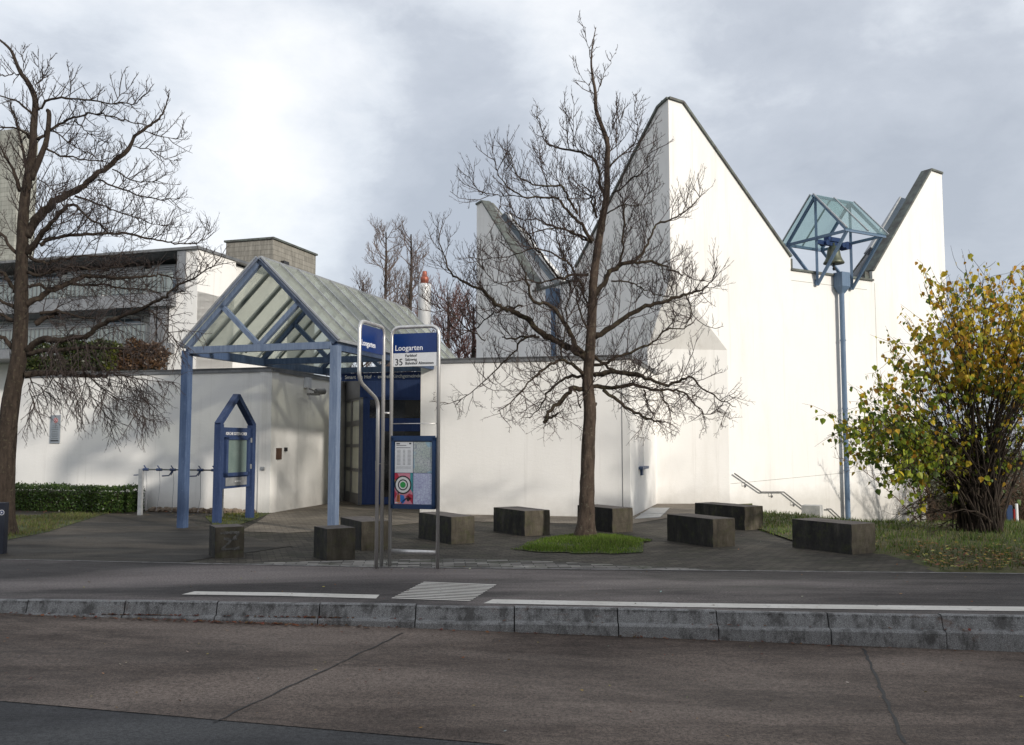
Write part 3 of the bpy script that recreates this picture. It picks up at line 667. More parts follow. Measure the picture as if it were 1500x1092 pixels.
for t_ in (tc-.32, tc+.38, tc+.55): yk.tube([Dp(t_,7.47,.2), Dp(t_,7.47,-.05)], .08 if t_ < tc+.5 else .12, 16)
link('headstock', yk, M['blue_dk'], bc)
be = thing('church_bell', Dp(tc,7.4,.1), 'greenish bronze bell hanging in the glass bell canopy', 'bell')
q = MB(); c_ = Dp(tc,6.88,.12); q.lathe(c_, [(a_*.82, b_*.82) for a_, b_ in ((.36,0),(.37,.03),(.31,.12),(.255,.25),(.225,.42),(.205,.55),(.15,.63),(.05,.66),(.05,.76))], 28); link('bell_body', q, M['bell'], be, True)
q = MB(); q.tube([c_+up*.2, c_-up*.17], .022, 8); q.lathe(c_-up*.2, [(.03,0),(.05,.05),(.03,.1)], 10); link('clapper', q, M['black'], be)
# handrail down the stair beside the church
rl = thing('handrail', Dp(.5,.4,.1), 'thin dark steel handrail stepping down the bright church wall', 'handrail')
q = MB(); pts = [dp(1075,693,24.55), dp(1116,721,25.0), dp(1148,721,25.45), dp(1178,743,25.8), dp(1196,757,26.1), dp(1212,745,26.3), dp(1218,745,26.4), dp(1234,759,26.7)]
def onwall(px, py, off=.09):
    x, y, w_ = ray(px, py); o = Dp(0,0,off); k = (o.dot(nD))/(x*nD.x+y*nD.y); return V((x*k, y*k, H+w_*k))
q.tube([onwall(1076,694), onwall(1115,721), onwall(1148,721), onwall(1177,744), onwall(1200,762)], .021, 8); q.tube([onwall(1211,746), onwall(1217,746), onwall(1236,764), onwall(1250,776)], .021, 8); link('rail', q, M['grey_frame'], rl)
for px, py in ((1091,707),(1130,722),(1162,735)):
    q = MB(); q.tube([onwall(px,py,.09), onwall(px,py+4,.09), onwall(px,py+5,.0)], .011, 6); q.tube([onwall(px,py+5.5,.012), onwall(px,py+5.5,0)], .04, 10); link('bracket', q, M['grey_frame'], rl)
# stair pier
p_ = dp(1193,758,21.6); q = MB(); q.box((p_.x+.05,p_.y+.3,-.62), (.42,.42,1.5), R(-28)); o_ = link('stair_pier', q, pm('pier_concrete', (.34,.34,.33), (.46,.45,.43), 5, .85)); tag(o_, 'pale square concrete pier at the head of the church stairs', 'pier')
# steel plate in the recess
q = MB(); q.face([gp(931,759,.012), gp(972,757,.012), gp(983,744,.012), gp(952,743.5,.012)]); q.v += []
q2 = MB(); q2.slab([gp(930,759.5,.015), gp(967,757.5,.015), gp(981,744,.015), gp(953,744,.015)], up, .012); q2.slab([gp(938,753,.02), gp(974,752,.02), gp(975,751.4,.02), gp(939,752.4,.02)], up, .005)
tag(link('floor_grate', q2, M['galv']), 'blue grey steel grate on the ground beside the slit window', 'grate')

# ------------------------------------------------------------------ entrance canopy
e2 = V((.3,.954,0)).normalized(); e1 = V((e2.y,-e2.x,0))
CO = V((-6.27,17.45,0)); W = 3.2; zE = 3.38; zA = 5.06; LN = 6.6
Q = lambda u, t, z: CO+e1*u+e2*t+up*z
can = thing('entrance_canopy', Q(W/2,0,0), 'gabled glass entrance canopy on weathered blue steel posts', 'canopy')
for u in (0, W):
    m = MB(); m.beam(Q(u,0,-.02), Q(u,0,zE), .15, .15, up=e2); link('post', m, M['blue'] if u == 0 else M['blue_lt'], can)
m = MB()
for u in (.02, W-.02): m.beam(Q(u,.0,zE-.0), Q(u,LN,zE), .11, .16)
link('eaves_beam', m, M['blue'], can)
for i, t_ in enumerate((0, 2.6, 5.2)):
    m = MB(); b_ = M['blue_lt'] if i == 0 else M['blue']
    m.beam(Q(0.07,t_,zE+.01), Q(W-.07,t_,zE+.01), .12, .13)
    m.beam(Q(-.0,t_,zE+.06), Q(W/2,t_,zA-.02), .09, .09); m.beam(Q(W,t_,zE+.06), Q(W/2,t_,zA-.02), .09, .09)
    m.beam(Q(W/2,t_,zE+.05), Q(W*.235,t_,zE+.85), .09, .085); m.beam(Q(W/2,t_,zE+.05), Q(W*.765,t_,zE+.85), .09, .085)
    link('truss', m, b_ if i == 0 else M['blue'], can)
m = MB(); m.beam(Q(W/2,-.05,zA+.03), Q(W/2,LN,zA+.03), .08, .08); link('ridge_beam', m, M['galv'], can)
M['mull'] = pm('canopy_purlin', (.10,.12,.12), (.16,.18,.17), 4, .6, .2, bump=.05)
sl_ = (zA-zE)/(W/2); NP = 10
for s_ in (0, 1):
    n = (up*(W/2) + (e1 if s_ else -e1)*(zA-zE)).normalized()
    ue = W+.07 if s_ else -.07; zz = zE+.06
    m = MB(); m.slab([Q(ue,-.08,zz)+n*.055, Q(ue,LN,zz)+n*.055, Q(W/2,LN,zA)+n*.055, Q(W/2,-.08,zA)+n*.055], n, .012); link('glass_roof', m, M['rglass'], can)
    m = MB()
    for k in range(NP+1):
        t_ = -.10+(LN+.08)*k/NP; m.beam(Q(ue,t_,zz)+n*.07, Q(W/2,t_,zA)+n*.07, .035, .03)
        if 0 < k < NP: m.beam(Q(ue+(-.1 if s_ else .1),t_,zz+.08)+n*.02, Q(W/2,t_,zA)+n*.02, .035, .04, 1)
    m.beam(Q(ue,-.08,zz)+n*.04, Q(ue,LN,zz)+n*.04, .05, .05)
    link('glazing_bar', m, [M['galv'], M['mull']], can)
    m = MB(); m.beam(Q(ue,-.085,zz)+n*.045, Q(W/2,-.085,zA)+n*.045, .035, .07); link('verge_board', m, M['galv_blue'], can)
m = MB(); m.slab([Q(.5,5.27,zE-.25), Q(W-.1,5.27,zE-.25), Q(W-.1,5.27,zE-.06), Q(.5,5.27,zE-.06)], -e2, .03); lb = link('lettering_board', m, M['blue_dk'], can)
text('lettering', 'Smart  im Hof  ·  ev.-ref. Kirchgemeinde', .125, Q(.62,5.235,zE-.20), e1, up, M['letter_white'], can)

# ------------------------------------------------------------------ gabled notice board
nbO = V((-5.93,18.42,0)); nbd = V((.215,.977,0)).normalized(); nw = 1.33; nn = nbd.cross(up).normalized()
Nb = lambda u, z, o=0: nbO+nbd*u+up*z+nn*o
nt = thing('notice_board', Nb(nw/2,0), 'gabled dark blue notice board with glass case before the white wall', 'notice board')
for u in (0, nw): m = MB(); m.beam(Nb(u,-.02), Nb(u,1.99), .13, .14, up=nn); link('post', m, M['blue_board'], nt)
m = MB()
for u in (-.045, nw+.045): m.beam(Nb(u,1.98), Nb(nw/2,2.60), .13, .10)
link('gable', m, M['blue_board'], nt)
m = MB(); x0, x1 = .068, nw-.068
m.slab([Nb(x0,.68,.02),Nb(x1,.68,.02),Nb(x1,1.93,.02),Nb(x0,1.93,.02)], nn, .1)
for a, b, c, d_ in ((x0+.1,x1-.12,1.68,1.73),(x0+.1,x1-.12,.93,1.0),(x0+.1,x0+.18,.93,1.73),(x1-.2,x1-.12,.93,1.73)): m.slab([Nb(a,c,.08),Nb(b,c,.08),Nb(b,d_,.08),Nb(a,d_,.08)], nn, .08)
cs = link('cabinet', m, M['blue_board'], nt)
m = MB(); m.slab([Nb(x0+.19,1.0,.045),Nb(x1-.21,1.0,.045),Nb(x1-.21,1.68,.045),Nb(x0+.19,1.68,.045)], nn, .02); link('pane', m, M['glass_grey'], cs)
for z in (1.06, 1.62):
    m = MB(); m.slab([Nb(x1-.115,z,.09),Nb(x1-.06,z,.09),Nb(x1-.06,z+.1,.09),Nb(x1-.115,z+.1,.09)], nn, .03)
    link('hinge', m, M['galv'], cs)
m = MB(); m.slab([Nb(x0+.18,.73,.035),Nb(x1-.16,.73,.035),Nb(x1-.16,.90,.035),Nb(x0+.18,.90,.035)], nn, .01); link('lower_panel', m, M['galv'], cs)
text('lettering', 'KIRCHE SUTERACHER', .088, Nb(nw/2-.02,1.775,.03), nbd, up, M['letter_white'], cs, 'CENTER')
text('lettering', 'ref. kirche', .06, Nb(nw/2+.05,.80,.042), nbd, up, M['letter_white'], cs, 'CENTER')

# ------------------------------------------------------------------ bus stop sign
bs = thing('bus_stop_sign', (-1.3,11.85,0), 'bus stop sign of bent steel tubes with blue name panels and timetable case', 'bus stop sign')
a0, a1 = V((-1.595,12.0,0)), V((-.955,11.80,0)); ax = (a1-a0).normalized(); an = ax.cross(up).normalized(); bw = (a1-a0).length
Bs = lambda u, z, o=0: a0+ax*u+up*z+an*o
def arc(pts, r=.12, n=6):
    out = [V(pts[0])]
    for i in range(1, len(pts)-1):
        p, a, b = V(pts[i]), V(pts[i-1]), V(pts[i+1]); d1 = (a-p).normalized(); d2 = (b-p).normalized(); s, e = p+d1*r, p+d2*r
        for k in range(n+1): u = k/n; out.append(s.lerp(p,u).lerp(p.lerp(e,u),u))
    out.append(V(pts[-1])); return out
zt = dp(600,479,11.9).z
m = MB(); m.tube(arc([Bs(0,-.02), Bs(0,zt), Bs(bw,zt), Bs(bw,-.02)], .13, 8), .024, 14); m.beam(Bs(.02,.2), Bs(bw-.02,.2), .03, .055); m.beam(Bs(.02,1.86,0), Bs(bw-.02,1.86,0), .012, .012)
link('main_frame', m, M['steel'], bs, True)
b0, b1 = V((-1.70,11.98,0)), V((-1.905,11.28,0)); bd_ = (b1-b0).normalized(); bl = (b1-b0).length
Fs = lambda u, z, o=0: b0+bd_*u+up*z+(-(bd_.cross(up)))*o
m = MB(); zt2 = zt+.0
m.tube(arc([Fs(0,-.02), Fs(0,zt2), Fs(bl,zt2), Fs(bl,2.38), Fs(.16,2.16), Fs(.16,-.02)], .13, 8), .024, 14); m.tube([Fs(0,2.0), Bs(0,2.0)], .014, 8)
link('flag_frame', m, M['steel'], bs, True)
zb = lambda y: dp(600, y, 11.9).z
m = MB(); m.slab([Bs(.025,zb(517),.012),Bs(bw-.025,zb(517),.012),Bs(bw-.025,zb(488.5),.012),Bs(.025,zb(488.5),.012)], an, .024); np_ = link('name_panel', m, M['sign_blue'], bs)
m = MB(); m.slab([Bs(.025,zb(537),.012),Bs(bw-.025,zb(537),.012),Bs(bw-.025,zb(517.3),.012),Bs(.025,zb(517.3),.012)], an, .024); lp_ = link('line_panel', m, M['sign_white'], bs)
text('lettering', 'Loogarten', .105, Bs(.05,zb(513.5),.0135), ax, up, M['letter_white'], np_, sx=.92)
text('line_number', '35', .125, Bs(.05,zb(535),.0135), ax, up, M['letter_black'], lp_, sx=.95)
for i, s in enumerate(('Farbhof', 'Salzweg', 'Bahnhof Altstetten')): text('destination', s, .053, Bs(.20,zb(523+5.6*i),.0135), ax, up, M['letter_black'], lp_)
nf = V((bd_.y, -bd_.x, 0)); nf = nf if nf.dot(V((0,0,0))-b0) > 0 else -nf
rx = -bd_ if (-bd_).cross(up).dot(nf) > 0 else bd_
m = MB(); m.slab([Fs(.025,zb(520)), Fs(bl-.025,zb(520)), Fs(bl-.025,zb(483)), Fs(.025,zb(483))], nf, .02); fp = link('flag_panel', m, M['sign_blue'], bs)
st_ = Fs(bl-.05, zb(512.5)) if rx.dot(bd_) < 0 else Fs(.05, zb(512.5))
text('lettering', 'Loogarten', .105, st_+nf*.002, rx, up, M['letter_white'], fp, sx=.95)
# timetable case
cx0, cx1, cz0, cz1 = .0, bw, zb(745.5), zb(641)
m = MB(); m.slab([Bs(.028,cz0,.03),Bs(bw-.028,cz0,.03),Bs(bw-.028,cz1,.03),Bs(.028,cz1,.03)], an, .06)
for u0, u1, z0, z1 in ((.028,bw-.028,cz1-.045,cz1+.02),(.028,bw-.028,cz0,cz0+.05),(.028,.062,cz0,cz1),(bw-.062,bw-.028,cz0,cz1)): m.slab([Bs(u0,z0,.055),Bs(u1,z0,.055),Bs(u1,z1,.055),Bs(u0,z1,.055)], an, .03)
tcs = link('timetable_case', m, M['case_blue'], bs)
x0, x1 = .075, bw-.075; xm = (x0+x1)/2; zt_, zb_ = cz1-.06, cz0+.06; zm = zb_+(zt_-zb_)*.5
def sheet(m, u0, u1, z0, z1, o, mi=0): m.face([Bs(u0,z0,o),Bs(u1,z0,o),Bs(u1,z1,o),Bs(u0,z1,o)], mi)
m = MB(); sheet(m, x0, xm-.004, zm+.003, zt_, .033)
for k in range(12):
    for c_, w_ in ((.03,.05),(.115,.03),(.18,.045)): sheet(m, x0+c_, x0+c_+w_, zt_-.11-.017*k, zt_-.104-.017*k, .034, 1)
for k, w_ in enumerate((.14,.2)): sheet(m, x0+.02, x0+.02+w_, zt_-.05-.03*k, zt_-.04-.03*k, .034, 1)
for k in range(2): sheet(m, x0+.02, xm-.03, zm+.06+.015*k, zm+.064+.015*k, .034, 1)
sheet(m, x0+.02, x0+.07, zt_-.03, zt_-.015, .034, 2); sheet(m, xm-.06, xm-.03, zt_-.03, zt_-.012, .034, 2)
link('timetable_sheet', m, [M['sign_white'], M['ink'], M['letter_black']], tcs)
def mapmat(name, land, lines, water, seed):
    t = NT(name); v = t.mp((1,1,1), loc=(seed,seed,seed)); vo = t.n.new('ShaderNodeTexVoronoi'); vo.feature = 'DISTANCE_TO_EDGE'; vo.inputs['Scale'].default_value = 26; t.L(v, vo.inputs['Vector'])
    l = t.ramp(vo.outputs['Distance'], [(.02, 1.0), (.07, 0.0)]); b = t.ramp(t.noise(5, 5, .6, v), [(.35, land[0]), (.65, land[1])])
    c = t.mix(t.math('MULTIPLY', l, .6), b, lines); w = t.ramp(t.noise(3.1, 2, .5, v), [(.55, 0.0), (.58, 1.0)]); c = t.mix(t.math('MULTIPLY', w, .7), c, water)
    sp_ = t.ramp(t.noise(60, 3, .7, v), [(.6, 0.0), (.66, 1.0)]); c = t.mix(t.math('MULTIPLY', sp_, .5), c, lines)
    t.set('Base Color', c).set('Roughness', .35); return t.m
m = MB(); sheet(m, xm+.004, x1, zm+.003, zt_, .033); link('network_map', m, mapmat('network_map_print', ((.36,.42,.38),(.5,.52,.52)), (.12,.12,.2), (.25,.42,.55), 3), tcs)
m = MB(); sheet(m, xm+.004, x1, zb_+.0, zm-.003, .033); link('area_map', m, mapmat('area_map_print', ((.42,.45,.6),(.55,.6,.72)), (.2,.15,.4), (.4,.55,.7), 8), tcs)
cols = {'r': (.45,.02,.05), 'o': (.55,.16,.04), 'p': (.6,.22,.28), 't': (.05,.28,.3), 'b': (.02,.16,.5), 'y': (.55,.4,.12), 'w': (.7,.7,.68), 'k': (.01,.01,.01), 'g': (.02,.3,.06)}
pmats = []; pk = {}
for k, c in cols.items(): pk[k] = len(pmats); pmats.append(pm('poster_'+{'r':'red','o':'orange','p':'pink','t':'teal','b':'blue','y':'sand','w':'white','k':'black','g':'green'}[k], tuple(x*.9 for x in c), c, 4, .4, bump=0))
m = MB(); pw, ph = xm-.004-x0, zm-.003-zb_
PP = lambda u, v, o=.0335: Bs(x0+u*pw, zb_+v*ph, o)
m.face([PP(0,0,.033),PP(1,0,.033),PP(1,1,.033),PP(0,1,.033)], pk['p'])
for k, pts in (('r',[(0,1),(.14,1),(.25,.86),(.1,.72),(0,.78)]),('y',[(0,.6),(0,.8),(.12,.74),(.2,.6)]),('t',[(.85,1),(1,1),(1,.35),(.86,.5)]),('r',[(.62,.25),(.8,.34),(1,.3),(1,0),(.85,.12)]),('b',[(.3,.3),(.52,.28),(.6,.1),(.45,0),(.32,.08)]),('o',[(.15,.3),(.3,.3),(.32,.08),(.22,.0),(.1,.1)]),('r',[(0,.15),(0,.45),(.14,.32)]),('k',[(.17,.42),(.22,.42),(.22,.12),(.28,.1),(.17,.1)]),('k',[(.34,0),(.42,.04),(.68,.17),(.68,.23),(.4,.08)]),('k',[(.66,.13),(.72,.28),(.96,.17),(.74,.08)]),('w',[(.02,.02),(.28,.02),(.28,.06),(.02,.06)])): m.face([PP(u,v) for u, v in pts], pk[k])
cc_ = PP(.46,.62,.0342)
for i, (r_, k) in enumerate(((.47,'k'),(.40,'w'),(.28,'k'),(.22,'w'),(.155,'g'))): ring(m, cc_+an*.0004*i, .0005, r_*pw, ax, up, 30, pk[k])
link('poster', m, pmats, tcs)

# ------------------------------------------------------------------ concrete seat blocks
blk = [(-4.15,12.83,.47,.40,'cube shaped weathered concrete block with white scribble, leftmost of the seats'),
       (-2.54,12.60,.50,.42,'short weathered concrete block standing just left of the bus stop sign'),
       (-2.26,13.76,1.0,.45,'dark concrete block partly hidden behind the block and tubes of the bus stop'),
       (-.97,14.63,1.18,.43,'mossy concrete seat block just right of the bus stop sign'),
       (.22,15.91,1.13,.52,'concrete seat block before the white wall, nearest to the left of the tree'),
       (1.81,16.53,1.1,.47,'concrete seat block half hidden behind the trunk of the middle tree'),
       (3.11,14.21,1.15,.45,'long dark concrete seat block right of the green grass patch'),
       (4.31,16.98,1.35,.48,'farther dark concrete seat block near the foot of the tall church wall'),
       (4.92,13.30,1.13,.52,'large black sided concrete seat block beside the lawn, rightmost of the seats')]
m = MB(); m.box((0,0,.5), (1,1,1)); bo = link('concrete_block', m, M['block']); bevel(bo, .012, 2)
bm = bmesh.new(); bm.from_mesh(bo.data)
bmesh.ops.subdivide_edges(bm, edges=[e for e in bm.edges if e.calc_length() > .5], cuts=9, use_grid_fill=True)
for v in bm.verts: v.co += V((noise.noise(v.co*5), noise.noise(v.co*5+V((9,0,0))), 0))*.010
bm.to_mesh(bo.data); bm.free()
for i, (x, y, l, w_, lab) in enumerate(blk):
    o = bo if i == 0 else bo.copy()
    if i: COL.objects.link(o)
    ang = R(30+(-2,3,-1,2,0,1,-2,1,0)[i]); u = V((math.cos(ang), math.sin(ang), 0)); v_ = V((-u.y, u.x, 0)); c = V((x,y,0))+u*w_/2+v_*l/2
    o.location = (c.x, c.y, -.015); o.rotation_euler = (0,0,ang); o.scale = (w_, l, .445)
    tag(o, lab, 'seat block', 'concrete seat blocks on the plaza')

t0 = bpy.data.objects['concrete_block']
def blp(a, z): 
    u = V((math.cos(R(28)), math.sin(R(28)), 0)); return V((blk[0][0], blk[0][1], 0))+u*a+up*z+V((u.y,-u.x,0))*.006
M['scrib'] = pm('faded_white_spray', (.055,.05,.042), (.19,.185,.175), 14, .9, bump=0, lo=.35, hi=.7)
sc_ = MB()
for pts in ([(.07,.345),(.2,.35),(.33,.345)], [(.33,.335),(.22,.24),(.1,.13)], [(.09,.125),(.2,.12),(.34,.13)], [(.12,.27),(.2,.25),(.3,.26)]):
    for a, b in zip(pts, pts[1:]):
        for k in range(5):
            p, q = V((a[0],0,a[1])).lerp(V((b[0],0,b[1])), k/5), V((a[0],0,a[1])).lerp(V((b[0],0,b[1])), (k+.9)/5); h = random.uniform(.012,.024)
            sc_.face([blp(p.x,p.z-h), blp(q.x,q.z-h), blp(q.x,q.z+h), blp(p.x,p.z+h)])
bpy.context.view_layer.update(); so_ = link('scribble', sc_, M['scrib']); so_.parent = t0; so_.matrix_parent_inverse = t0.matrix_world.inverted()
# ------------------------------------------------------------------ bicycle rack
rk = thing('bicycle_rack', (-8.1,20.2,0), 'thin bar bicycle rack with blue clamps and hanging cables by the wall', 'bike rack')
r0_, r1_ = gp(205,755), gp(305,757); r1_ = r0_+V((.954,-.3,0))*1.95; rt = (r1_-r0_).normalized(); zr1 = dp(205,688,r0_.y).z
m = MB(); m.box(r0_+up*.5, (.10,.06,1.06), angA); link('post', m, M['galv'], rk); m = MB(); m.box(r1_+up*.5+rt*.15, (.10,.06,1.0), angA); link('post', m, M['galv'], rk)
m = MB(); m.tube([r0_+up*zr1, r1_+up*zr1+rt*.2], .016, 8); link('bar', m, M['flash_dark'], rk)
for k in range(6):
    p = r0_+rt*(.12+.36*k)+up*zr1; q = MB(); q.tube([p-rt*.07, p+rt*.07], .03, 8); q.tube([p+rt*.03, p+up*.09-rt*.05], .014, 6)
    if k in (2,4): q.tube([p, p-rt*.1-up*.13, p-rt*.28-up*.14], .014, 6); q.tube([p+rt*.02, p-rt*.05-up*.12], .014, 6)
    if k == 0: q.tube([p-rt*.1, p-rt*.14-up*.12, p-rt*.32-up*.13], .012, 6)
    link('clamp', q, M['blue_board'], rk)
    q = MB(); q.tube([p, p-up*.3+rt*random.uniform(0,.04), p-up*.62+rt*random.uniform(.0,.06), p-up*.92+rt*random.uniform(-.09,.04)], .005, 5); link('cable', q, M['ink'], rk)
# rubble at the foot of the wall
m = MB(); 
for i in range(150):
    u = random.uniform(.60,.955); p = A0.lerp(A1,u)+nA*random.uniform(.08,.42); r_ = random.uniform(.03,.085); b0_ = len(m.v)
    for th in (-1,-.3,.5,1):
        for j in range(6):
            a = j*PI/3+random.uniform(-.3,.3); rr = r_*math.sqrt(max(0.05,1-th*th*.8))*random.uniform(.75,1.25); m.v.append((p.x+rr*math.cos(a), p.y+rr*math.sin(a), r_*.5+th*r_*.8))
    for k in range(3):
        for j in range(6): m.f.append((b0_+k*6+j, b0_+k*6+(j+1)%6, b0_+k*6+6+(j+1)%6, b0_+k*6+6+j)); m.m.append(0)
    m.f.append(tuple(b0_+18+j for j in range(6))); m.m.append(0)
tag(link('rubble_stones', m, M['rubble']), 'brown rubble stones along the foot of the white wall', 'stones', kind='stuff')
# bollard at the left edge
bo_ = gp(0,812); bl_ = thing('bollard', bo_, 'dark square post with small round blue and white badge at the left edge', 'bollard')
m = MB(); m.box((bo_.x-.02,bo_.y+.05,.36), (.13,.13,.76), .1); o_ = link('post', m, pm('navy_post', (.014,.017,.03), (.025,.03,.045), 4, .5), bl_); bevel(o_, .01)
m = MB(); c_ = V((bo_.x+.012, bo_.y-.025, .60)); ring(m, c_, .0005, .04, V((1,0,0)), up, 20, 0); ring(m, c_-V((0,.001,0)), .0005, .030, V((1,0,0)), up, 20, 1); m.face([c_+V((x,-.002,z)) for x, z in ((-.012,-.018),(.018,0),(-.012,.018))], 0); link('badge', m, [M['letter_white'], M['sign_blue']], bl_)

# ------------------------------------------------------------------ trees
def smooth(pts, k=3):
    out = []; n = len(pts)
    for i in range(n-1):
        p0, p1, p2, p3 = pts[max(i-1,0)], pts[i], pts[i+1], pts[min(i+2,n-1)]
        for j in range(k):
            t = j/k; out.append(.5*((2*p1)+(p2-p0)*t+(2*p0-5*p1+4*p2-p3)*t*t+(3*p1-p0-3*p2+p3)*t*t*t))
    out.append(pts[-1]); return out
def rv(): return V((random.gauss(0,1), random.gauss(0,1), random.gauss(0,1)))
def shoot(p, d, L, r0, r1, n, bend, kink):
    pts = [p]; d = d.normalized(); s = L/n
    for i in range(n):
        d = (d + bend/n + rv()*kink).normalized(); pts.append(pts[-1]+d*s)
    return pts, [r0+(r1-r0)*i/n for i in range(n+1)]
def twigs(mb, pts, cfg, lvl, u0=.0):
    """side shoots along a limb"""
    L = sum((b-a).length for a, b in zip(pts, pts[1:])); sp, l0, l1, r, kids = cfg[lvl]
    acc = 0; nxt = L*u0+random.uniform(0, sp)
    for a, b in zip(pts, pts[1:]):
        seg = (b-a).length
        if seg < 1e-6: continue
        while nxt < acc+seg:
            p = a.lerp(b, (nxt-acc)/seg); t = (b-a)/seg; side = t.cross(rv()).normalized()
            bend = cfg['bend'](p)
            d = t*random.uniform(.3,.9)+side*random.uniform(.6,1.1)+bend*.35
            ll = random.uniform(l0, l1)*(1.12-.74*nxt/L)*(cfg['len'](p) if 'len' in cfg else 1); n = 4 if lvl == 0 else (3 if lvl == 1 else 2)
            q, rr = shoot(p, d, ll, r, r*.45, n, bend, cfg['kink'])
            mb.tube(q, rr, 4 if lvl == 0 else 3, 0, False)
            if lvl+1 < cfg['levels']: twigs(mb, q, cfg, lvl+1, .12)
            nxt += sp*random.uniform(.55,1.45)
        acc += seg
def make_tree(name, base, trunks, limbs, label, cfg, mats, group=None, depthk=.55):
    tr = thing(name, (base.x, base.y, 0), label, 'tree', group)
    tm = MB(); cm = MB(); tw = MB(); cm.sm = tm.sm = True
    x0 = base.x; Y0 = base.y
    for pts, r0, r1 in trunks:
        P = [dp(px, py, Y0+dy) for px, py, dy in pts]; P = smooth(P, 3); n = len(P)
        rr = [r0+(r1-r0)*(i/(n-1))**.8 for i in range(n)]
        if pts is trunks[0][0]:
            for i in range(n):
                if P[i].z < .5: rr[i] *= 1+.55*max(0,(.5-P[i].z)/.5)**2
        tm.tube(P, rr, 12, 0, True, .10); 
        if r1 < .03: twigs(tw, P[int(n*.35):], cfg, 0, .1)
    known = [(px, py, Y0+dy) for px, py, dy in trunks[0][0]]
    for pts, r0, r1 in limbs:
        k = random.uniform(-depthk, depthk)
        near = min(known, key=lambda q: (q[0]-pts[0][0])**2+(q[1]-pts[0][1])**2); Ya = near[2]
        P0 = [dp(px, py, Y0) for px, py in pts]; P = []
        acc = 0
        for i, p in enumerate(P0):
            if i: acc += (P0[i]-P0[i-1]).length
            P.append(dp(pts[i][0], pts[i][1], Ya + k*acc)); known.append((pts[i][0], pts[i][1], Ya+k*acc))
        P = smooth(P, 4); n = len(P); rr = [(r0+(r1-r0)*(i/(n-1)))*random.uniform(.9,1.12) for i in range(n)]
        for i in range(1, n-1): P[i] = P[i] + rv()*min(.013, .35*(P[i+1]-P[i]).length)
        cm.tube(P, rr, 7, 0, True, .22); twigs(tw, P, cfg, 0, .08)
    link('trunk', tm, mats[0], tr); c = link('limbs', cm, mats[1], tr); link('twigs', tw, mats[2], tr)
    return tr
SA = lambda L: [(640+x/3.034, 280+y/3.034) for x, y in L]
SB = lambda L: [(640+x/3.409, 20+y/3.409) for x, y in L]
mid = gp(857,789)
tk = [(857,792,0),(859,760,0),(860,720,0),(861,680,0),(862.5,640,0),(864,600,0),(861,565,0),(863,530,0),(866,490,0),(868,440,0),(870,405,0),(876,360,.02),(884,313,.03),(889,284,.03),(889,245,0),(890,212,-.03),(881,184,-.05),(873,160,-.05),(872,135,-.05),(868,112,-.05),(866,90,-.05),(868,66,-.05),(873,40,-.05)]
T1 = [(tk, .150, .006)]
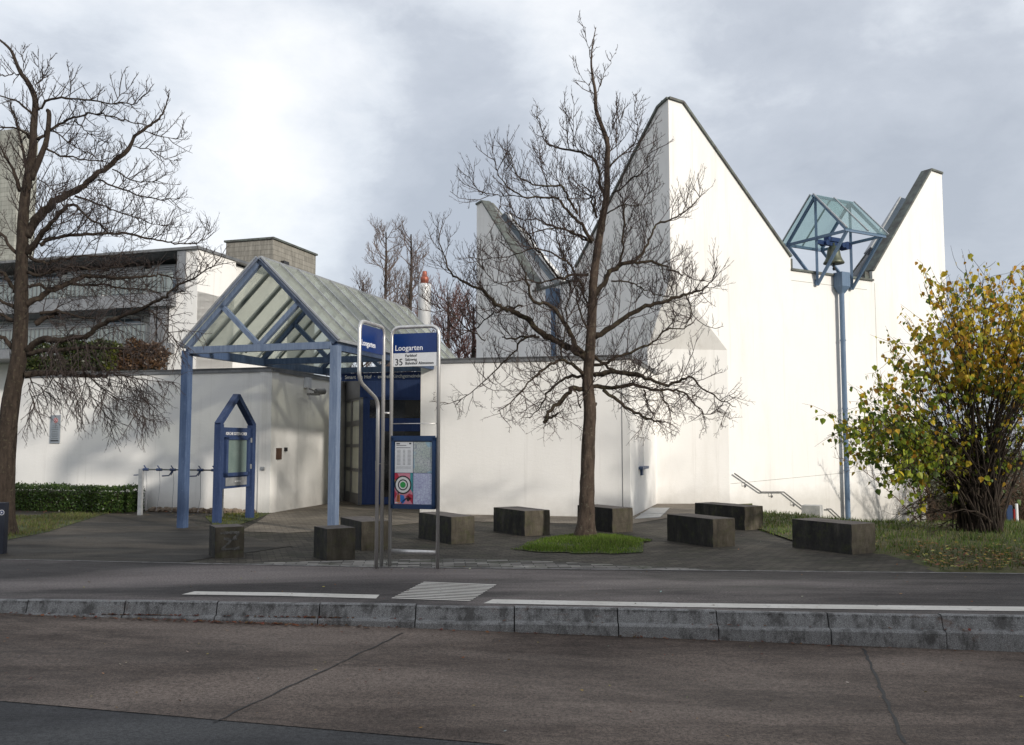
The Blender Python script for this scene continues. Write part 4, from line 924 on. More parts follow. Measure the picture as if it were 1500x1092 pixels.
l1 = [(SA([(665,745),(600,700),(520,665),(450,620),(400,565),(340,535),(290,520),(240,480),(200,440),(120,405),(60,360),(20,250),(5,170)]), .065, .006),
 (SA([(668,738),(620,690),(580,610),(540,550),(490,500),(430,495),(400,420),(395,360)]), .05, .012),
 (SA([(585,620),(575,520),(590,420),(570,330)]), .014, .004),
 (SA([(655,820),(600,770),(540,755),(470,800),(420,830),(350,920),(270,980)]), .034, .006),
 (SA([(650,832),(600,820),(540,850),(490,900),(460,960),(410,1010)]), .030, .006),
 (SA([(645,880),(600,880),(550,930),(500,980),(475,1028)]), .045, .030), (SA([(480,1020),(505,1005),(540,985)]), .028, .018),
 (SA([(695,818),(780,805),(860,810),(930,830),(1010,860),(1070,850),(1120,830),(1180,875),(1250,920),(1330,960)]), .045, .005),
 (SA([(690,870),(800,872),(870,865),(950,880),(1050,885),(1110,905),(1190,990),(1260,975)]), .042, .004),
 (SA([(740,885),(800,930),(880,985),(950,1015),(1015,1025)]), .032, .014),
 (SA([(920,885),(935,950),(960,1000)]), .016, .008), (SA([(1000,885),(1015,930),(1035,975)]), .012, .006),
 (SA([(700,650),(780,600),(860,550),(930,515),(1000,490),(1060,475),(1110,460),(1130,450),(1180,440),(1220,400),(1250,330)]), .050, .005),
 (SA([(1110,462),(1125,500),(1130,540),(1110,580),(1100,605)]), .012, .006),
 (SA([(690,480),(740,410),(770,360),(820,325),(890,320),(940,315),(1000,330),(1060,360),(1120,380),(1180,400)]), .050, .005),
 (SA([(870,320),(920,270),(950,200),(980,150),(1050,125),(1110,85),(1150,50),(1180,-30)]), .028, .004),
 (SA([(810,332),(825,250),(830,130),(830,50),(800,0)]), .024, .008),
 (SA([(690,775),(760,765),(800,740),(880,710),(960,670),(1020,615),(1100,610),(1160,560)]), .030, .006),
 (SA([(700,735),(740,770),(800,800),(900,830)]), .030, .014),
 (SA([(690,225),(640,150),(590,100),(545,40)]), .034, .020),
 (SB([(545,920),(430,915),(350,860),(300,790),(275,700)]), .018, .004), (SB([(610,925),(545,920)]), .02, .018),
 (SB([(700,1000),(680,960),(650,910),(620,860),(520,858),(440,840),(390,790),(370,720),(355,660)]), .024, .004),
 (SA([(690,232),(620,190),(540,165),(470,175),(400,190),(330,160)]), .022, .004),
 (SA([(685,228),(600,185),(500,150),(440,125),(370,125),(330,90)]), .018, .004),
 (SA([(670,372),(590,375),(540,385),(480,300),(440,255),(400,180),(340,130),(320,60)]), .026, .005),
 (SA([(655,445),(610,360),(560,280),(530,200),(520,160)]), .024, .006),
 (SA([(600,330),(530,290),(450,255),(350,280),(210,305),(140,290)]), .016, .004),
 (SB([(845,925),(815,850),(800,760),(740,700),(660,680),(590,675),(545,640),(520,580),(500,490),(505,460)]), .030, .004),
 (SB([(660,680),(645,560),(640,430)]), .009, .003), (SB([(680,665),(683,560),(685,450)]), .008, .003), (SB([(795,760),(790,640),(792,560)]), .008, .003),
 (SB([(865,765),(930,700),(990,640),(1000,560),(985,480),(1000,400)]), .016, .003),
 (SB([(875,900),(960,840),(1030,790),(1060,700),(1100,640)]), .016, .003),
 (SB([(850,1000),(930,960),(1000,960),(1060,900),(1140,850)]), .014, .003),
 (SA([(455,650),(380,660),(340,720),(270,790),(200,860),(100,930),(30,950)]), .020, .004),
 (SA([(440,640),(350,655),(290,650)]), .020, .012), (SA([(380,512),(290,525),(240,550),(180,600),(60,660),(10,655)]), .018, .004),
 (SA([(215,665),(130,610),(80,560),(0,510),(-60,480)]), .012, .003),
 (SA([(540,388),(460,410),(380,390),(310,415),(240,390),(180,300)]), .016, .004),
 (SA([(578,560),(570,640),(550,720),(545,755)]), .012, .008),
 (SA([(712,120),(690,50),(680,0),(640,-30)]), .022, .008), (SB([(780,1000),(790,930),(740,900),(690,875),(640,820)]), .016, .004),
 (SA([(775,400),(850,405),(910,430),(980,460),(1030,470)]), .016, .006), (SA([(1000,335),(1010,400),(1050,450),(1040,560)]), .010, .004),
 (SA([(640,965),(620,900),(600,870)]), .012, .008), (SA([(700,955),(710,945)]), .03, .02),
 (SA([(690,560),(640,440),(610,420)]), .020, .012), (SA([(690,640),(640,540),(620,440)]), .022, .010),
 (SB([(770,235),(745,120),(705,10)]), .007, .002), (SB([(795,400),(825,320),(870,250),(892,180)]), .008, .002), (SB([(795,420),(740,340),(700,290),(690,230)]), .006, .002), (SB([(860,640),(880,540),(910,450)]), .007, .003), (SB([(860,700),(905,620),(930,500)]), .007, .003),
 (SB([(555,860),(540,760),(500,680)]), .006, .002), (SB([(430,915),(320,905),(240,900),(180,850),(160,800)]), .008, .002)]
cfgM = {0: (.115,.35,1.1,.0085,0), 1: (.085,.18,.58,.005,0), 2: (.07,.06,.2,.0034,0), 3: (.10,.03,.08,.0024,0), 'len': lambda p: max(.28, min(1, 1.15-max(0,p.z-5.2)*.24)), 'levels': 4, 'kink': .13, 'bend': lambda p: V((0,0,.75)) if p.z > 2.6 else V((0,0,-.05))}
make_tree('bare_tree', mid, T1, l1, 'bare tree with straight trunk standing in the green grass patch', cfgM, [M['bark'], M['limb'], M['twig']])

S1 = lambda L: [(x/3.641, y/3.641) for x, y in L]
S2 = lambda L: [(x/3.9, 280+y/3.9) for x, y in L]
S3 = lambda L: [(x/3.64, 520+y/3.64) for x, y in L]
lb_ = V((-9.05,16.2,0))
tkl = [(3,800,0),(5,760,0),(8,690,0),(12,620,0),(19,570,0),(27,530,0),(29,500,0),(31,460,0),(31,420,0),(32,380,0),(33,345,0),(35,306,0),(38,280,0),(43,250,0),(48,220,0),(49,190,0),(51,165,0),(51,143,0),(41,121,0),(31,108,0),(24,93,0),(16,74,0),(0,59,0),(-14,50,0)]
T2 = [(tkl, .19, .012), ([(p[0],p[1],0) for p in S1([(165,960),(215,840),(250,740),(262,610),(250,590)])], .06, .035)]
l2 = [(S1([(200,745),(270,690),(350,650),(410,625),(500,605),(600,625),(700,650),(790,672)]), .028, .008),
 (S1([(205,585),(250,545),(330,525),(450,530),(600,550),(700,550),(780,505),(800,480)]), .024, .004), (S1([(610,550),(640,510),(690,470),(715,435)]), .008, .003),
 (S2([(150,260),(230,140),(310,60)]) + S1([(350,1050),(430,1000),(500,940),(600,870),(680,800),(720,730),(800,670),(860,620),(890,560),(905,480)]), .082, .006),
 (S2([(160,360),(230,260),(300,180),(370,95),(430,90),(560,190),(640,240)]), .055, .008),
 (S2([(230,310),(300,270),(430,255),(560,245),(660,240),(780,255),(900,280),(1000,300),(1100,300),(1180,260),(1200,180)]), .034, .004),
 (S2([(430,30),(550,70),(650,110),(800,160),(900,190),(1000,190)]), .020, .004),
 (S2([(165,370),(250,410),(350,390),(450,375),(600,372),(760,350)]), .035, .006), (S2([(160,465),(250,480),(330,450),(430,430),(600,440),(760,410)]), .034, .006),
 (S2([(150,650),(230,610),(300,560),(400,530),(480,490),(600,490),(750,495),(860,490),(920,480),(1040,500)]), .062, .010),
 (S2([(400,530),(550,540),(680,550),(820,560),(930,590)]), .026, .008), (S2([(160,545),(220,535),(270,560),(330,545)]), .034, .02),
 (S2([(150,910),(250,850),(350,850),(480,830),(560,780),(650,730),(760,690),(850,650),(950,600),(1000,550),(1100,500),(1200,440),(1250,390)]), .062, .004),
 (S2([(850,670),(900,720),(960,800),(1030,890)]), .014, .004), (S2([(140,1052),(300,1040),(400,1048),(560,1060),(606,1058),(625,1030)]), .058, .018),
 (S2([(160,930),(300,910),(500,900),(700,900),(880,930)]), .05, .008), (S2([(230,700),(330,690),(460,720),(560,730)]), .034, .008), (S2([(200,760),(290,710),(330,700)]), .05,.03),
 (S2([(90,580),(40,500),(0,460),(-60,420)]), .05, .01), (S2([(90,760),(0,700),(-80,660)]), .045, .012), (S2([(90,670),(0,620),(-80,600)]), .04, .01), (S2([(80,900),(0,830),(-80,790)]), .05, .02), (S2([(100,360),(0,240),(-80,200)]), .035, .008),
 (S1([(180,620),(100,550),(0,510),(-60,480)]), .022, .005), (S1([(170,740),(100,690),(0,680),(-60,670)]), .024, .005), (S1([(150,930),(110,740),(70,590),(40,520)]), .028, .006), (S1([(110,1020),(70,900),(0,780)]), .04, .012),
 (S1([(120,398),(60,398),(0,408),(-60,400)]), .014, .004), (S1([(245,790),(320,830),(450,850),(560,855),(620,830)]), .022, .005), (S1([(275,690),(380,770),(470,820),(520,850)]), .014, .004),
 (S1([(400,640),(450,690),(500,730),(540,740)]), .012, .004), (S1([(480,700),(520,760),(560,810)]), .008, .003), (S1([(600,905),(700,960),(800,970),(890,930)]), .014, .004),
 (S1([(520,960),(650,1010),(800,1060),(900,1060),(960,1060)]), .020, .004), (S1([(710,780),(800,800),(880,850),(950,860)]), .010, .003), (S1([(770,700),(850,730),(940,740),(1000,700)]), .009, .003),
 (S3([(440,80),(530,170),(620,230),(690,260),(750,330),(830,360)]), .012, .003), (S3([(620,90),(700,170),(780,260),(820,330)]), .010, .003), (S3([(440,90),(480,200),(540,290),(600,390)]), .010, .003),
 (S3([(270,90),(330,170),(390,200),(430,290)]), .009, .003), (S3([(560,90),(700,120),(820,140),(930,150)]), .010, .003), (S3([(140,110),(220,180),(290,240)]), .012, .003), (S3([(150,150),(180,260),(200,330)]), .008,.003),
 (S1([(200,950),(260,1000),(340,1060)]), .01, .004), (S1([(200,560),(210,450),(205,280)]), .01, .003), (S1([(370,520),(375,440),(360,350)]), .007, .002), (S1([(190,480),(240,380),(275,310)]), .007,.002), (S1([(115,395),(130,330),(120,240)]), .006, .002)]
cfgL = {0: (.09,.4,1.1,.0088,0), 1: (.095,.2,.56,.005,0), 2: (.08,.06,.21,.0034,0), 3: (.10,.03,.08,.0025,0), 'len': lambda p: max(.35, min(1, 1-(p.z-5.5)*.20)), 'levels': 4, 'kink': .14, 'bend': lambda p: V((0,0,.6)) if p.z > 5.2 else (V((.1,0,.1)) if p.z > 3.6 else V((.1,0,-.7)))}
make_tree('bare_tree', lb_, T2, l2, 'big dark bare tree with thick trunk at the left edge of the photo', cfgL, [M['bark_dk'], M['bark_dk'], M['twig_dk']])

# distant bare trees
def far_tree(px, ytop, ybase, Y, spread, label, seed, twm, dens=1.0, group='bare trees behind the hall'):
    random.seed(seed); top = dp(px, ytop, Y); b = dp(px, ybase, Y); x = b.x; h = top.z; t = thing('bare_tree', (x, Y, -1), label, 'tree', group)
    tm = MB(); tm.tube([V((x+.05*math.sin(i), Y, -1.5+(h*.97+1.5)*i/9)) for i in range(10)], [.22*(1-i/10)+.015 for i in range(10)], 7)
    tw = MB(); z = h*.25
    while z < h*.95:
        a = random.uniform(0, 2*PI); f = 1-(z/h-.25)/.75*.75; L = spread*f*random.uniform(.7,1.1)
        pts, rr = shoot(V((x,Y,z)), V((math.cos(a),math.sin(a),.55)), L*1.15, .055*f+.01, .012, 6, V((0,0,.85)), .12); tw.tube(pts, rr, 4, 0, False)
        cfg = {0: (.26/dens,.5,1.6,.018,0), 1: (.16/dens,.25,.7,.011,0), 2: (.16,.15,.35,.008,0), 'levels': 3, 'kink': .14, 'bend': lambda p: V((0,0,.9))}
        twigs(tw, pts, cfg, 0, .1); z += random.uniform(.16,.30)
    link('trunk', tm, M['bark_dk'], t); link('twigs', tw, twm, t)
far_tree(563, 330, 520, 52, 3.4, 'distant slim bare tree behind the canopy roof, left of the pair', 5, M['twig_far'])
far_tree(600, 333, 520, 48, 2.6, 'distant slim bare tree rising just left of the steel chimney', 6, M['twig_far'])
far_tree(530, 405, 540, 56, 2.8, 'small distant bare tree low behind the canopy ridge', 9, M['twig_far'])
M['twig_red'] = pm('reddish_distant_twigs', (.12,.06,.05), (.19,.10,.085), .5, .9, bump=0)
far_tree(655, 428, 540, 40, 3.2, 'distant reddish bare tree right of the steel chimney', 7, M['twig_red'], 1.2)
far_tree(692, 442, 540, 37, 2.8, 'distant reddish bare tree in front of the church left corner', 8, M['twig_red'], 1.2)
random.seed(21)

# ------------------------------------------------------------------ yellowing shrub on the right
sb = gp(1436,786); shr = thing('autumn_shrub', (sb.x, sb.y, .03), 'tall shrub with green and yellow autumn leaves on the right lawn', 'shrub')
stm = MB(); lf = MB(); lf.c = []; Ys = sb.y
env = [(1222,612),(1262,585),(1282,555),(1302,520),(1318,482),(1345,470),(1362,410),(1380,402),(1400,398),(1432,392),(1462,396),(1492,400),(1520,395),(1560,400),(1600,430),(1640,480),(1290,640),(1300,690),(1320,735),(1345,765),(1340,700),(1305,660),(1325,640),(1340,740),(1310,620),(1240,635),(1330,590),(1255,612),(1270,650)]
G_ = [(.12,.17,.02),(.20,.24,.025),(.27,.30,.03),(.07,.11,.02)]; Yl = [(.42,.30,.02),(.36,.22,.02),(.48,.36,.03),(.30,.27,.03),(.33,.17,.02)]
def leaf(p, size, c):
    d = (V((random.uniform(-.7,.7), random.uniform(-.7,.7), -1))).normalized(); s = d.cross(rv()).normalized(); n = s.cross(d)
    L, w_ = size, size*.42; q = p+d*size*.15; f = n*size*.10
    P = [q, q+d*L*.22+s*w_+f, q+d*L*.6+s*w_*.75+f, q+d*L, q+d*L*.6-s*w_*.75+f, q+d*L*.22-s*w_+f, q+d*L*.5]
    b = len(lf.v); lf.v += [tuple(x) for x in P]
    for fc in ((0,1,2,6),(6,2,3),(0,6,4,5),(6,3,4)): lf.f.append(tuple(b+i for i in fc)); lf.m.append(0); lf.c.append(c)
def leafcol(px_h, z):
    yl = min(.98, max(.2, (z-.9)/2.4 + random.gauss(0,.16))) if px_h > 7.3 else min(.75, max(.22, (z-1.5)/2.6+random.gauss(0,.12)))
    c = random.choice(Yl) if random.random() < yl*.9 else random.choice(G_); f = random.uniform(.6,1.3)*1.35; return tuple(x*f for x in c)
targets = []
for i, (px, py) in enumerate(env):
    for k in range(4): targets.append(dp(px+random.uniform(-16,22), py+random.uniform(-4,40), Ys+random.uniform(-1.5,1.5)))
for i in range(50): targets.append(dp(random.uniform(1335,1600), random.uniform(405,620), Ys+random.uniform(-1.6,1.6)))
for i in range(16): targets.append(dp(random.uniform(1355,1560), random.uniform(620,735), Ys+random.uniform(-1.4,.6)))
for tg in targets:
    b = V((sb.x+random.gauss(0,.15), sb.y+random.gauss(0,.14), .0)); d = tg-b
    c1 = b+V((d.x*.13, d.y*.13, max(.5, d.z*.55))); 
    if tg.z < 2.0: c1.z = tg.z+random.uniform(.2,.8)
    n = 12; P = [(b*(1-u)**2+c1*2*u*(1-u)+tg*u*u)+rv()*.018*(1 if 0 < i < n else 0) for i, u in enumerate([j/n for j in range(n+1)])]
    r = random.uniform(.012,.026); stm.tube(P, [r*(1-.85*j/n) for j in range(n+1)], 5, 0, False)
    if random.random() < .18: r2 = .032; stm.tube(P[:6], [r2*(1-.1*j) for j in range(6)], 6, 0, False)
    for j in range(3, n):
        for _ in range(3 if j > 5 else 1):
            a, bb = P[j], P[j+1]; p0 = a.lerp(bb, random.random()); q, rr = shoot(p0, (bb-a).normalized()+rv()*.7+V((0,0,.2)), random.uniform(.2,.6), .005, .002, 3, V((0,0,-.15)), .25)
            stm.tube(q, rr, 3, 0, False)
            inner = (p0-V((sb.x,sb.y,p0.z))).length < 1.0 and p0.z < 2.35
            if inner and random.random() < .82: continue
            if p0.z < .55 : continue
            for u in range(3):
                for _ in range(random.choice((1,1,2))):
                    if random.random() < .9: pp = q[u].lerp(q[u+1], random.random())+rv()*.02; leaf(pp, random.choice((random.uniform(.05,.08),random.uniform(.07,.13))), leafcol(pp.x, pp.z))
link('stems', stm, M['bark_dk'], shr); link('leaves', lf, M['leaf'], shr)

# ------------------------------------------------------------------ hedges
def hedge(name, c, dim, rz, n, lab, size=.05, cols=((.03,.06,.012),(.045,.085,.016),(.02,.04,.01),(.06,.10,.02)), grp=None):
    c = V(c); t = thing(name, (c.x,c.y,0), lab, 'hedge', grp); core = MB(); r_ = Matrix.Rotation(rz, 3, 'Z'); x, y, z = dim
    core.box((c.x,c.y,c.z+z/2-.05), (x-.12,y-.12,z-.1), rz) if size < .1 else core.box((c.x,c.y,c.z+z*.25), (x-.5,y-.3,z*.5), rz); link('core', core, M['soil'], t)
    m = MB(); m.c = []
    for i in range(n):
        f = random.random(); a, b = random.uniform(-.5,.5), random.uniform(0,1)
        if f < .35: p = V((a*x, random.uniform(-.5,.5)*y, z))
        elif f < .8: p = V((a*x, -y/2, b*z))
        else: p = V((random.choice((-.5,.5))*x, random.uniform(-.5,.5)*y, b*z))
        w_ = (.06*noise.noise(p*2.2+c)+.04*noise.noise(p*6+c)) if size < .1 else (.55*noise.noise(p*.9+c)-.12)*(p.z/z)+.1*noise.noise(p*4+c); p = p+V((0,0,w_)) + rv()*.022; p.y -= w_*.6
        d = rv().normalized(); s = d.cross(rv()).normalized(); s_ = size*random.uniform(.6,1.2); q = c + r_ @ p
        m.face([q, q+d*s_*.5+s*s_*.28, q+d*s_, q+d*s_*.5-s*s_*.28]); cc = random.choice(cols); f = random.uniform(.6,1.3); m.c.append(tuple(k*f for k in cc))
    link('foliage', m, M['hedge'], t)
hc = gp(112,752); hedge('hedge', (-10.95,22.05,0), (4.3,.75,.55), angA, 15000, 'low clipped dark green hedge along the foot of the left wall', .055)
hedge('hedge', (-14.6,24.6,0), (2.6,.8,1.25), angA, 7000, 'taller green hedge behind the left tree beyond the wall end', .07)
hedge('background_hedge', (17.6,32,-1.6), (12,1.5,2.7), R(4), 12000, 'dark green hedge far behind the autumn shrub', .16, ((.022,.042,.012),(.035,.06,.016),(.05,.05,.02)))
# brown thicket and small things behind the shrub
def thicket(x, y, z0, w_, h, n, lab, col, seed):
    random.seed(seed); t = thing('bare_shrub', (x,y,z0), lab, 'shrub', 'bare shrubs behind the autumn shrub'); m = MB()
    for i in range(n):
        a = random.uniform(0, 2*PI); q, rr = shoot(V((x+random.gauss(0,w_*.12), y+random.gauss(0,.3), z0)), V((math.cos(a)*.5, math.sin(a)*.4, 1)), h*random.uniform(.6,1.05), .03, .006, 6, V((math.cos(a)*w_/h*.8, 0, .1)), .12); m.tube(q, rr, 4, 0, False)
        twigs(m, q, {0: (.16,.35,.9,.009,0), 1: (.16,.15,.4,.006,0), 'levels': 2, 'kink': .2, 'bend': lambda p: V((0,0,.3))}, 0, .15)
    link('branches', m, col, t)
M['twig_brown'] = pm('brown_thicket', (.07,.045,.03), (.13,.08,.05), .8, .9, bump=0)
thicket(12.6,26.5,-1.3,2.0,4.0,26,'brown bare thicket directly behind the autumn shrub at the church corner', M['twig_brown'], 31)
thicket(15.0,27.0,-1.3,2.4,4.3,28,'brown bare thicket behind the right half of the autumn shrub', M['twig_brown'], 32)
thicket(17.6,28.0,-1.3,2.4,4.4,26,'brown bare thicket behind the autumn shrub at the right edge', M['twig_brown'], 33)
random.seed(77)
p_ = dp(1486,755,24); sp_ = thing('marker_post', (p_.x,24,-1), 'small red and white marker post glimpsed right of the shrub trunk', 'post')
m = MB(); m.tube([(p_.x,24,-1.2),(p_.x,24,p_.z+.16)], .03, 10); link('post', m, M['red'], sp_)
m = MB(); m.box((p_.x-.13,24,p_.z+.05), (.14,.05,.42)); link('panel', m, M['case_blue'], sp_); m = MB(); m.tube([(p_.x+.05,23.97,p_.z-.25),(p_.x+.05,23.97,p_.z+.3)], .035, 8); link('white_band', m, M['letter_white'], sp_)

# ------------------------------------------------------------------ fallen leaves
m = MB(); m.c = []
LC = [(.45,.42,.36),(.22,.10,.04),(.30,.16,.05),(.14,.06,.03),(.38,.30,.10),(.10,.05,.03)]
def flat_leaf(x, y, z, s, c=None):
    a = random.uniform(0, 2*PI); u = V((math.cos(a), math.sin(a), random.uniform(-.25,.35))); v = V((-math.sin(a), math.cos(a), random.uniform(-.2,.4)))
    p = V((x,y,z+s*.25)); m.face([p-u*s, p-v*s*.5, p+u*s*.9, p+v*s*.55]); m.c.append(tuple(k*random.uniform(.6,1.1) for k in (c or random.choice(LC))))
for i in range(3600):
    x = random.uniform(5.4,11); y = walk_y(x)+abs(random.gauss(0,1.2))+.02
    if inside((x, y), LP): flat_leaf(x, y, lz(x, y)+.03, random.uniform(.015,.042), random.choice(LC[1:]+[(.34,.24,.05)]))
for i in range(420):
    x = random.choice((random.gauss(-3.4,.9), random.gauss(-2.3,.5), random.uniform(-8,6))); flat_leaf(x, kerb_y(x)-.17-abs(random.gauss(0,.05)), zr(x)+.006, random.uniform(.014,.03), random.choice(((.16,.06,.03),(.24,.09,.04),(.10,.04,.025))))
for i in range(190):
    x = random.choice((random.gauss(-2.9,.6), random.gauss(-1.9,.3), random.gauss(-3.8,.3), random.uniform(-6,6))); flat_leaf(x, kerb_y(x)-.118, -.118, random.uniform(.014,.03), (.16,.06,.03))
for i in range(260):
    x = random.uniform(-8,7); flat_leaf(x, random.uniform(asp_y(x), kerb_y(x)-.2), zr(x)+.006, random.uniform(.008,.02))
for i in range(240):
    x = random.uniform(-9,8.5); flat_leaf(x, random.uniform(kerb_y(x)+.2, walk_y(x)+random.choice((0,5))), .008, random.uniform(.008,.022))
for i in range(260): u = random.random(); p = A0.lerp(A1,u)+nA*random.uniform(.05,1.5); flat_leaf(p.x, p.y, .01, random.uniform(.015,.035))
tag(link('fallen_leaves', m, M['litter']), 'brown and yellow fallen leaves on kerb, lawn and paving', 'leaves', kind='stuff')

# ------------------------------------------------------------------ buildings behind
f1 = V((.954,-.3,0)); f2 = V((.3,.954,0))
K1 = dp(282,366,45); K1 = V((K1.x, K1.y, 0)); zt1 = dp(282,366,45).z
bb = thing('apartment_building', (K1.x-5,48,0), 'white apartment block with grey balconies behind the left tree', 'building')
X = lambda a, b, z: K1+f1*a+f2*b+up*z
def bx2(m, a0, a1, b0, b1, z0, z1, mi=0):
    P = [X(a0,b0,z0),X(a1,b0,z0),X(a1,b1,z0),X(a0,b1,z0),X(a0,b0,z1),X(a1,b0,z1),X(a1,b1,z1),X(a0,b1,z1)]; n = len(m.v); m.v += [tuple(p) for p in P]
    for q in ((0,3,2,1),(4,5,6,7),(0,1,5,4),(1,2,6,5),(2,3,7,6),(3,0,4,7)): m.f.append(tuple(n+i for i in q)); m.m.append(mi)
zf = lambda y: dp(200, y, 46).z
m = MB(); bx2(m, -.35,.35,0,3.2,-.5,zt1); bx2(m, -1.3,.35,0.02,3.1,-.5,zf(432)); bx2(m, -16,-.35,2.0,9,-.5,zt1-.35); bx2(m, -2.5,.0,3.1,9,-.5,zt1-.1); link('wall', m, M['white_far'], bb)
m = MB(); bx2(m, -16.2,.45,-.15,9.2,zt1,zt1+.14); link('roof', m, M['flash'], bb)
m = MB(); bx2(m, -.85,-.36,-.06,.3,zf(431),zt1-.02); bx2(m, -1.9,-1.4,-.1,.2,-.5,zf(438)); bx2(m, -2.35,-2.05,-.1,.2,-.5,zf(438)); link('grey_pier', m, M['roof_metal'], bb)
for z0, z1 in ((zf(452),zf(430)),(zf(520),zf(503))): m = MB(); bx2(m, -15.9,-.9 if z0 > 5 else -2.4,-.35,2.1,z0,z1-.1); link('balcony_slab', m, M['roof_metal'], bb)
for z0, z1 in ((zf(430),zf(405)),(zf(503),zf(478))):
    m = MB(); bx2(m, -15.9,-.9 if z0 > 7 else -2.4,-.34,-.30,z0-.05,z1); rl_ = link('railing', m, M['rail_glass'], bb)
    m = MB(); a_ = -15.8
    while a_ < -1.0: bx2(m, a_,a_+.03,-.40,-.36,z0-.1,z1+.03); a_ += .28
    bx2(m, -15.9,-.95 if z0 > 7 else -2.4,-.42,-.34,z1+.03,z1+.08); link('balusters', m, M['flash'], rl_)
for z0, z1 in ((zf(428),zf(378)),(zf(500),zf(455))):
    for a_ in (-15.2,-12.4,-9.6,-6.8,-4.0):
        m = MB(); bx2(m, a_,a_+2.3,1.93,2.05,z0,z1); wd = link('window', m, M['galv'], bb)
        m = MB(); bx2(m, a_+.1,a_+1.1,1.90,1.95,z0+.1,z1-.1); bx2(m, a_+1.2,a_+2.2,1.90,1.95,z0+.1,z1-.1); link('pane', m, M['glass_win'], wd)
        if random.random() < .6:
            m = MB(); zz = z1-.1
            while zz > z1-.1-(z1-z0)*random.choice((.45,.9)): bx2(m, a_+.1,a_+2.2,1.85,1.88,zz-.07,zz); zz -= .10
            link('blind', m, M['sign_white'], wd)
for i, (xa, yb, wd_, hh, cl) in enumerate((( 95,540,4.6,1.2,((.03,.042,.012),(.05,.06,.016),(.02,.03,.01))), (135,540,2.6,1.25,((.06,.075,.014),(.10,.105,.02),(.04,.05,.015))), (190,540,3.2,1.1,((.09,.05,.028),(.06,.035,.022),(.12,.07,.035))))):
    p = dp(xa, 515, 41); hedge('balcony_plants', (p.x,p.y,dp(xa,542,41).z), (wd_,1,dp(xa,508,41).z-dp(xa,542,41).z+.1), angA, 4500, ('dark green planting behind the low wall near the left tree','yellow green planting in the middle behind the low wall','russet brown planting behind the low wall by the grey piers')[i], .16, cl, 'plants behind the low wall')
    q_ = COL.objects[-1] if False else None
K2 = dp(400,347.5,55); zt2_ = K2.z; K2 = V((K2.x,K2.y,0))
ct = thing('concrete_tower', (K2.x,K2.y,0), 'bare board marked concrete block rising behind the canopy roof', 'building')
Y2 = lambda a, b, z: K2+f1*a+f2*b+up*z
def prism(m, fn, a0, a1, b0, b1, z0, z1):
    P = [fn(a0,b0,z0),fn(a1,b0,z0),fn(a1,b1,z0),fn(a0,b1,z0),fn(a0,b0,z1),fn(a1,b0,z1),fn(a1,b1,z1),fn(a0,b1,z1)]; n = len(m.v); m.v += [tuple(p) for p in P]
    for q in ((0,3,2,1),(4,5,6,7),(0,1,5,4),(1,2,6,5),(2,3,7,6),(3,0,4,7)): m.f.append(tuple(n+i for i in q)); m.m.append(0)
m = MB(); prism(m, Y2, -3.35,0,0,5.2,-1,zt2_-.12); link('wall', m, M['conc_tower'], ct)
m = MB(); prism(m, Y2, -3.45,.1,-.1,5.3,zt2_-.12,zt2_); link('roof_edge', m, M['flash_dark'], ct)
m = MB(); prism(m, Y2, .0,.25,.9,1.5,zt2_-1.6,zt2_-1.3); link('vent', m, M['black'], ct)
K3 = dp(28,188,58); zt3 = K3.z; K3 = V((K3.x,K3.y,0)); Y3 = lambda a, b, z: K3+f1*a+f2*b+up*z
ct = thing('tower_block', (K3.x,K3.y,0), 'tall pale grey tower block behind the crown of the left tree', 'building')
m = MB(); prism(m, Y3, -12,0,0,1.6,-1,zt3); link('wall', m, M['conc_pale'], ct)
for zz in range(2, int(zt3)-1, 3):
    for aa in (-10.5,-7.5,-4.8): m = MB(); prism(m, Y3, aa,aa+1.4,-.03,.1,zz+.2,zz+1.7); link('window', m, M['glass_win'], ct)

# the building across the street, behind the photographer: its shade lies over the road and the front of the plaza
ob = thing('street_building', (20,-16,0), 'flat roofed white building across the street, behind the photographer', 'building')
BB = lambda a, b, z: V((-8,-10.4,-.3)) + V((.9957,-.0926,0))*a + V((.0926,.9957,0))*(-b) + up*z
m = MB(); BH = 12.7; prism(m, BB, 0,62,0,11,-.2,BH); link('wall', m, M['white_far'], ob)
m = MB(); prism(m, BB, -.3,62.3,-.3,11.3,BH,BH+.2); link('roof', m, M['flash'], ob)
for fz in (1.0,4.0,7.0,10.0):
    for k in range(17): m = MB(); prism(m, BB, 1.5+3.6*k,3.2+3.6*k,-.02,.2,fz,fz+1.5); w_ = link('window', m, M['glass_win'], ob); m = MB(); prism(m, BB, 1.4+3.6*k,3.3+3.6*k,-.10,.2,fz-.08,fz); link('sill', m, M['galv'], w_)

# ------------------------------------------------------------------ light and sky
PHI = R(SUN_AZ := 43); EL = R(SUN_EL := 18)
sd = V((math.sin(PHI)*math.cos(EL), -math.cos(PHI)*math.cos(EL), math.sin(EL)))
sun = bpy.data.lights.new('sun', 'SUN'); sun.energy = 2.85; sun.angle = R(3.0); sun.color = (1,.94,.85)
so = bpy.data.objects.new('sun', sun); COL.objects.link(so); so.rotation_euler = sd.to_track_quat('Z','Y').to_euler()
wd = bpy.data.worlds.new('World'); S.world = wd; wd.use_nodes = True; N = wd.node_tree.nodes; LK = wd.node_tree.links; N.clear()
out = N.new('ShaderNodeOutputWorld'); bg = N.new('ShaderNodeBackground'); LK.new(bg.outputs[0], out.inputs[0]); bg.inputs[1].default_value = 1.12
sky = N.new('ShaderNodeTexSky'); sky.sky_type = 'NISHITA'; sky.sun_disc = False; sky.sun_elevation = EL; sky.sun_rotation = math.atan2(sd.x, sd.y); sky.altitude = 450; sky.dust_density = 2
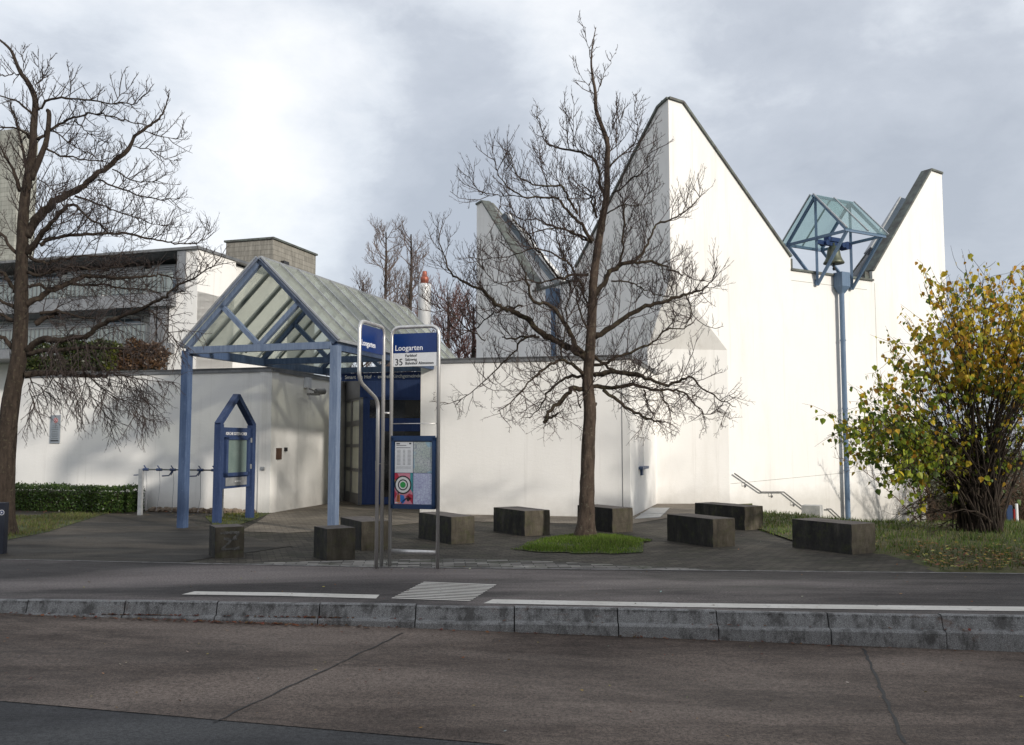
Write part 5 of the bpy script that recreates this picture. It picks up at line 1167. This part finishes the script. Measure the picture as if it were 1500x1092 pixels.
tcn = N.new('ShaderNodeTexCoord'); gv = tcn.outputs['Generated']
def wn(kind, **k):
    n = N.new(kind)
    for a, b in k.items(): setattr(n, a, b)
    return n
def wmath(op, a, b=0.0):
    n = wn('ShaderNodeMath', operation=op)
    for v, i in ((a,0),(b,1)):
        if isinstance(v, (int,float)): n.inputs[i].default_value = v
        else: LK.new(v, n.inputs[i])
    return n.outputs[0]
def wnoise(scale, sc, det, rough, loc=(0,0,0), dist=0):
    mp_ = wn('ShaderNodeMapping'); mp_.inputs['Scale'].default_value = sc; mp_.inputs['Location'].default_value = loc; LK.new(gv, mp_.inputs[0])
    n = wn('ShaderNodeTexNoise'); n.inputs['Scale'].default_value = scale; n.inputs['Detail'].default_value = det; n.inputs['Roughness'].default_value = rough; n.inputs['Distortion'].default_value = dist
    LK.new(mp_.outputs[0], n.inputs['Vector']); return n.outputs['Fac']
def blob(px, py, width):
    d = V(ray(px, py)).normalized(); dn = wn('ShaderNodeVectorMath', operation='DOT_PRODUCT'); LK.new(gv, dn.inputs[0]); dn.inputs[1].default_value = d
    mr = wn('ShaderNodeMapRange', interpolation_type='SMOOTHSTEP'); mr.inputs[1].default_value = math.cos(R(width)); mr.inputs[2].default_value = 1.0; LK.new(dn.outputs['Value'], mr.inputs[0]); return mr.outputs[0]
base = wnoise(2.4, (1,1,1.8), 8, .55, (1.3,.2,0), .15)
fine = wnoise(6.5, (1,1,1.7), 9, .62, (4,.2,1), .2)
dens = wmath('ADD', wmath('MULTIPLY', base, .6), wmath('MULTIPLY', fine, .4))
for px, py, w_, amp in ((400,215,11,.13),(470,170,7,.07),(90,120,14,.05),(330,330,9,.06),(560,50,14,.08),(150,50,10,.02),(100,250,12,-.08),(1000,20,12,.06),(620,330,11,-.14),(1200,190,16,-.12),(1450,300,12,-.13),(620,190,10,-.09),(300,110,9,-.05),(1460,40,9,.05),(1100,90,9,-.03),(900,250,10,-.04)):
    dens = wmath('ADD', dens, wmath('MULTIPLY', blob(px,py,w_), amp))
rp = wn('ShaderNodeValToRGB'); e = rp.color_ramp.elements
while len(e) < 5: e.new(.5)
for i, (p, c) in enumerate(((.28,(.40,.435,.495)),(.42,(.49,.525,.585)),(.52,(.645,.68,.73)),(.62,(.77,.79,.82)),(.76,(.90,.905,.91)))): e[i].position = p; e[i].color = (*c,1)
LK.new(dens, rp.inputs[0])
sk_ = wn('ShaderNodeMix', data_type='RGBA', blend_type='MULTIPLY'); sk_.inputs[0].default_value = 1; LK.new(sky.outputs[0], sk_.inputs[6]); sk_.inputs[7].default_value = (.10,.10,.10,1)
mxn = wn('ShaderNodeMix', data_type='RGBA'); mxn.inputs[0].default_value = .88; LK.new(sk_.outputs[2], mxn.inputs[6]); LK.new(rp.outputs[0], mxn.inputs[7])
LK.new(mxn.outputs[2], bg.inputs[0])

# ------------------------------------------------------------------ camera and view
cam = bpy.data.cameras.new('camera'); co = bpy.data.objects.new('camera', cam); COL.objects.link(co); S.camera = co
cam.sensor_width = 36; cam.lens = F/1500*36; cam.clip_end = 2000; cam.clip_start = .05
co.location = (0,0,H); co.rotation_euler = (PI/2+TH, 0, 0)
S.render.resolution_x = 1024; S.render.resolution_y = 745
S.view_settings.view_transform = 'Standard'; S.view_settings.look = 'None'; S.view_settings.gamma = 1; S.view_settings.use_curve_mapping = False
S.view_settings.exposure = 0.22
for o in bpy.data.objects:
    if '_at' in o: del o['_at']
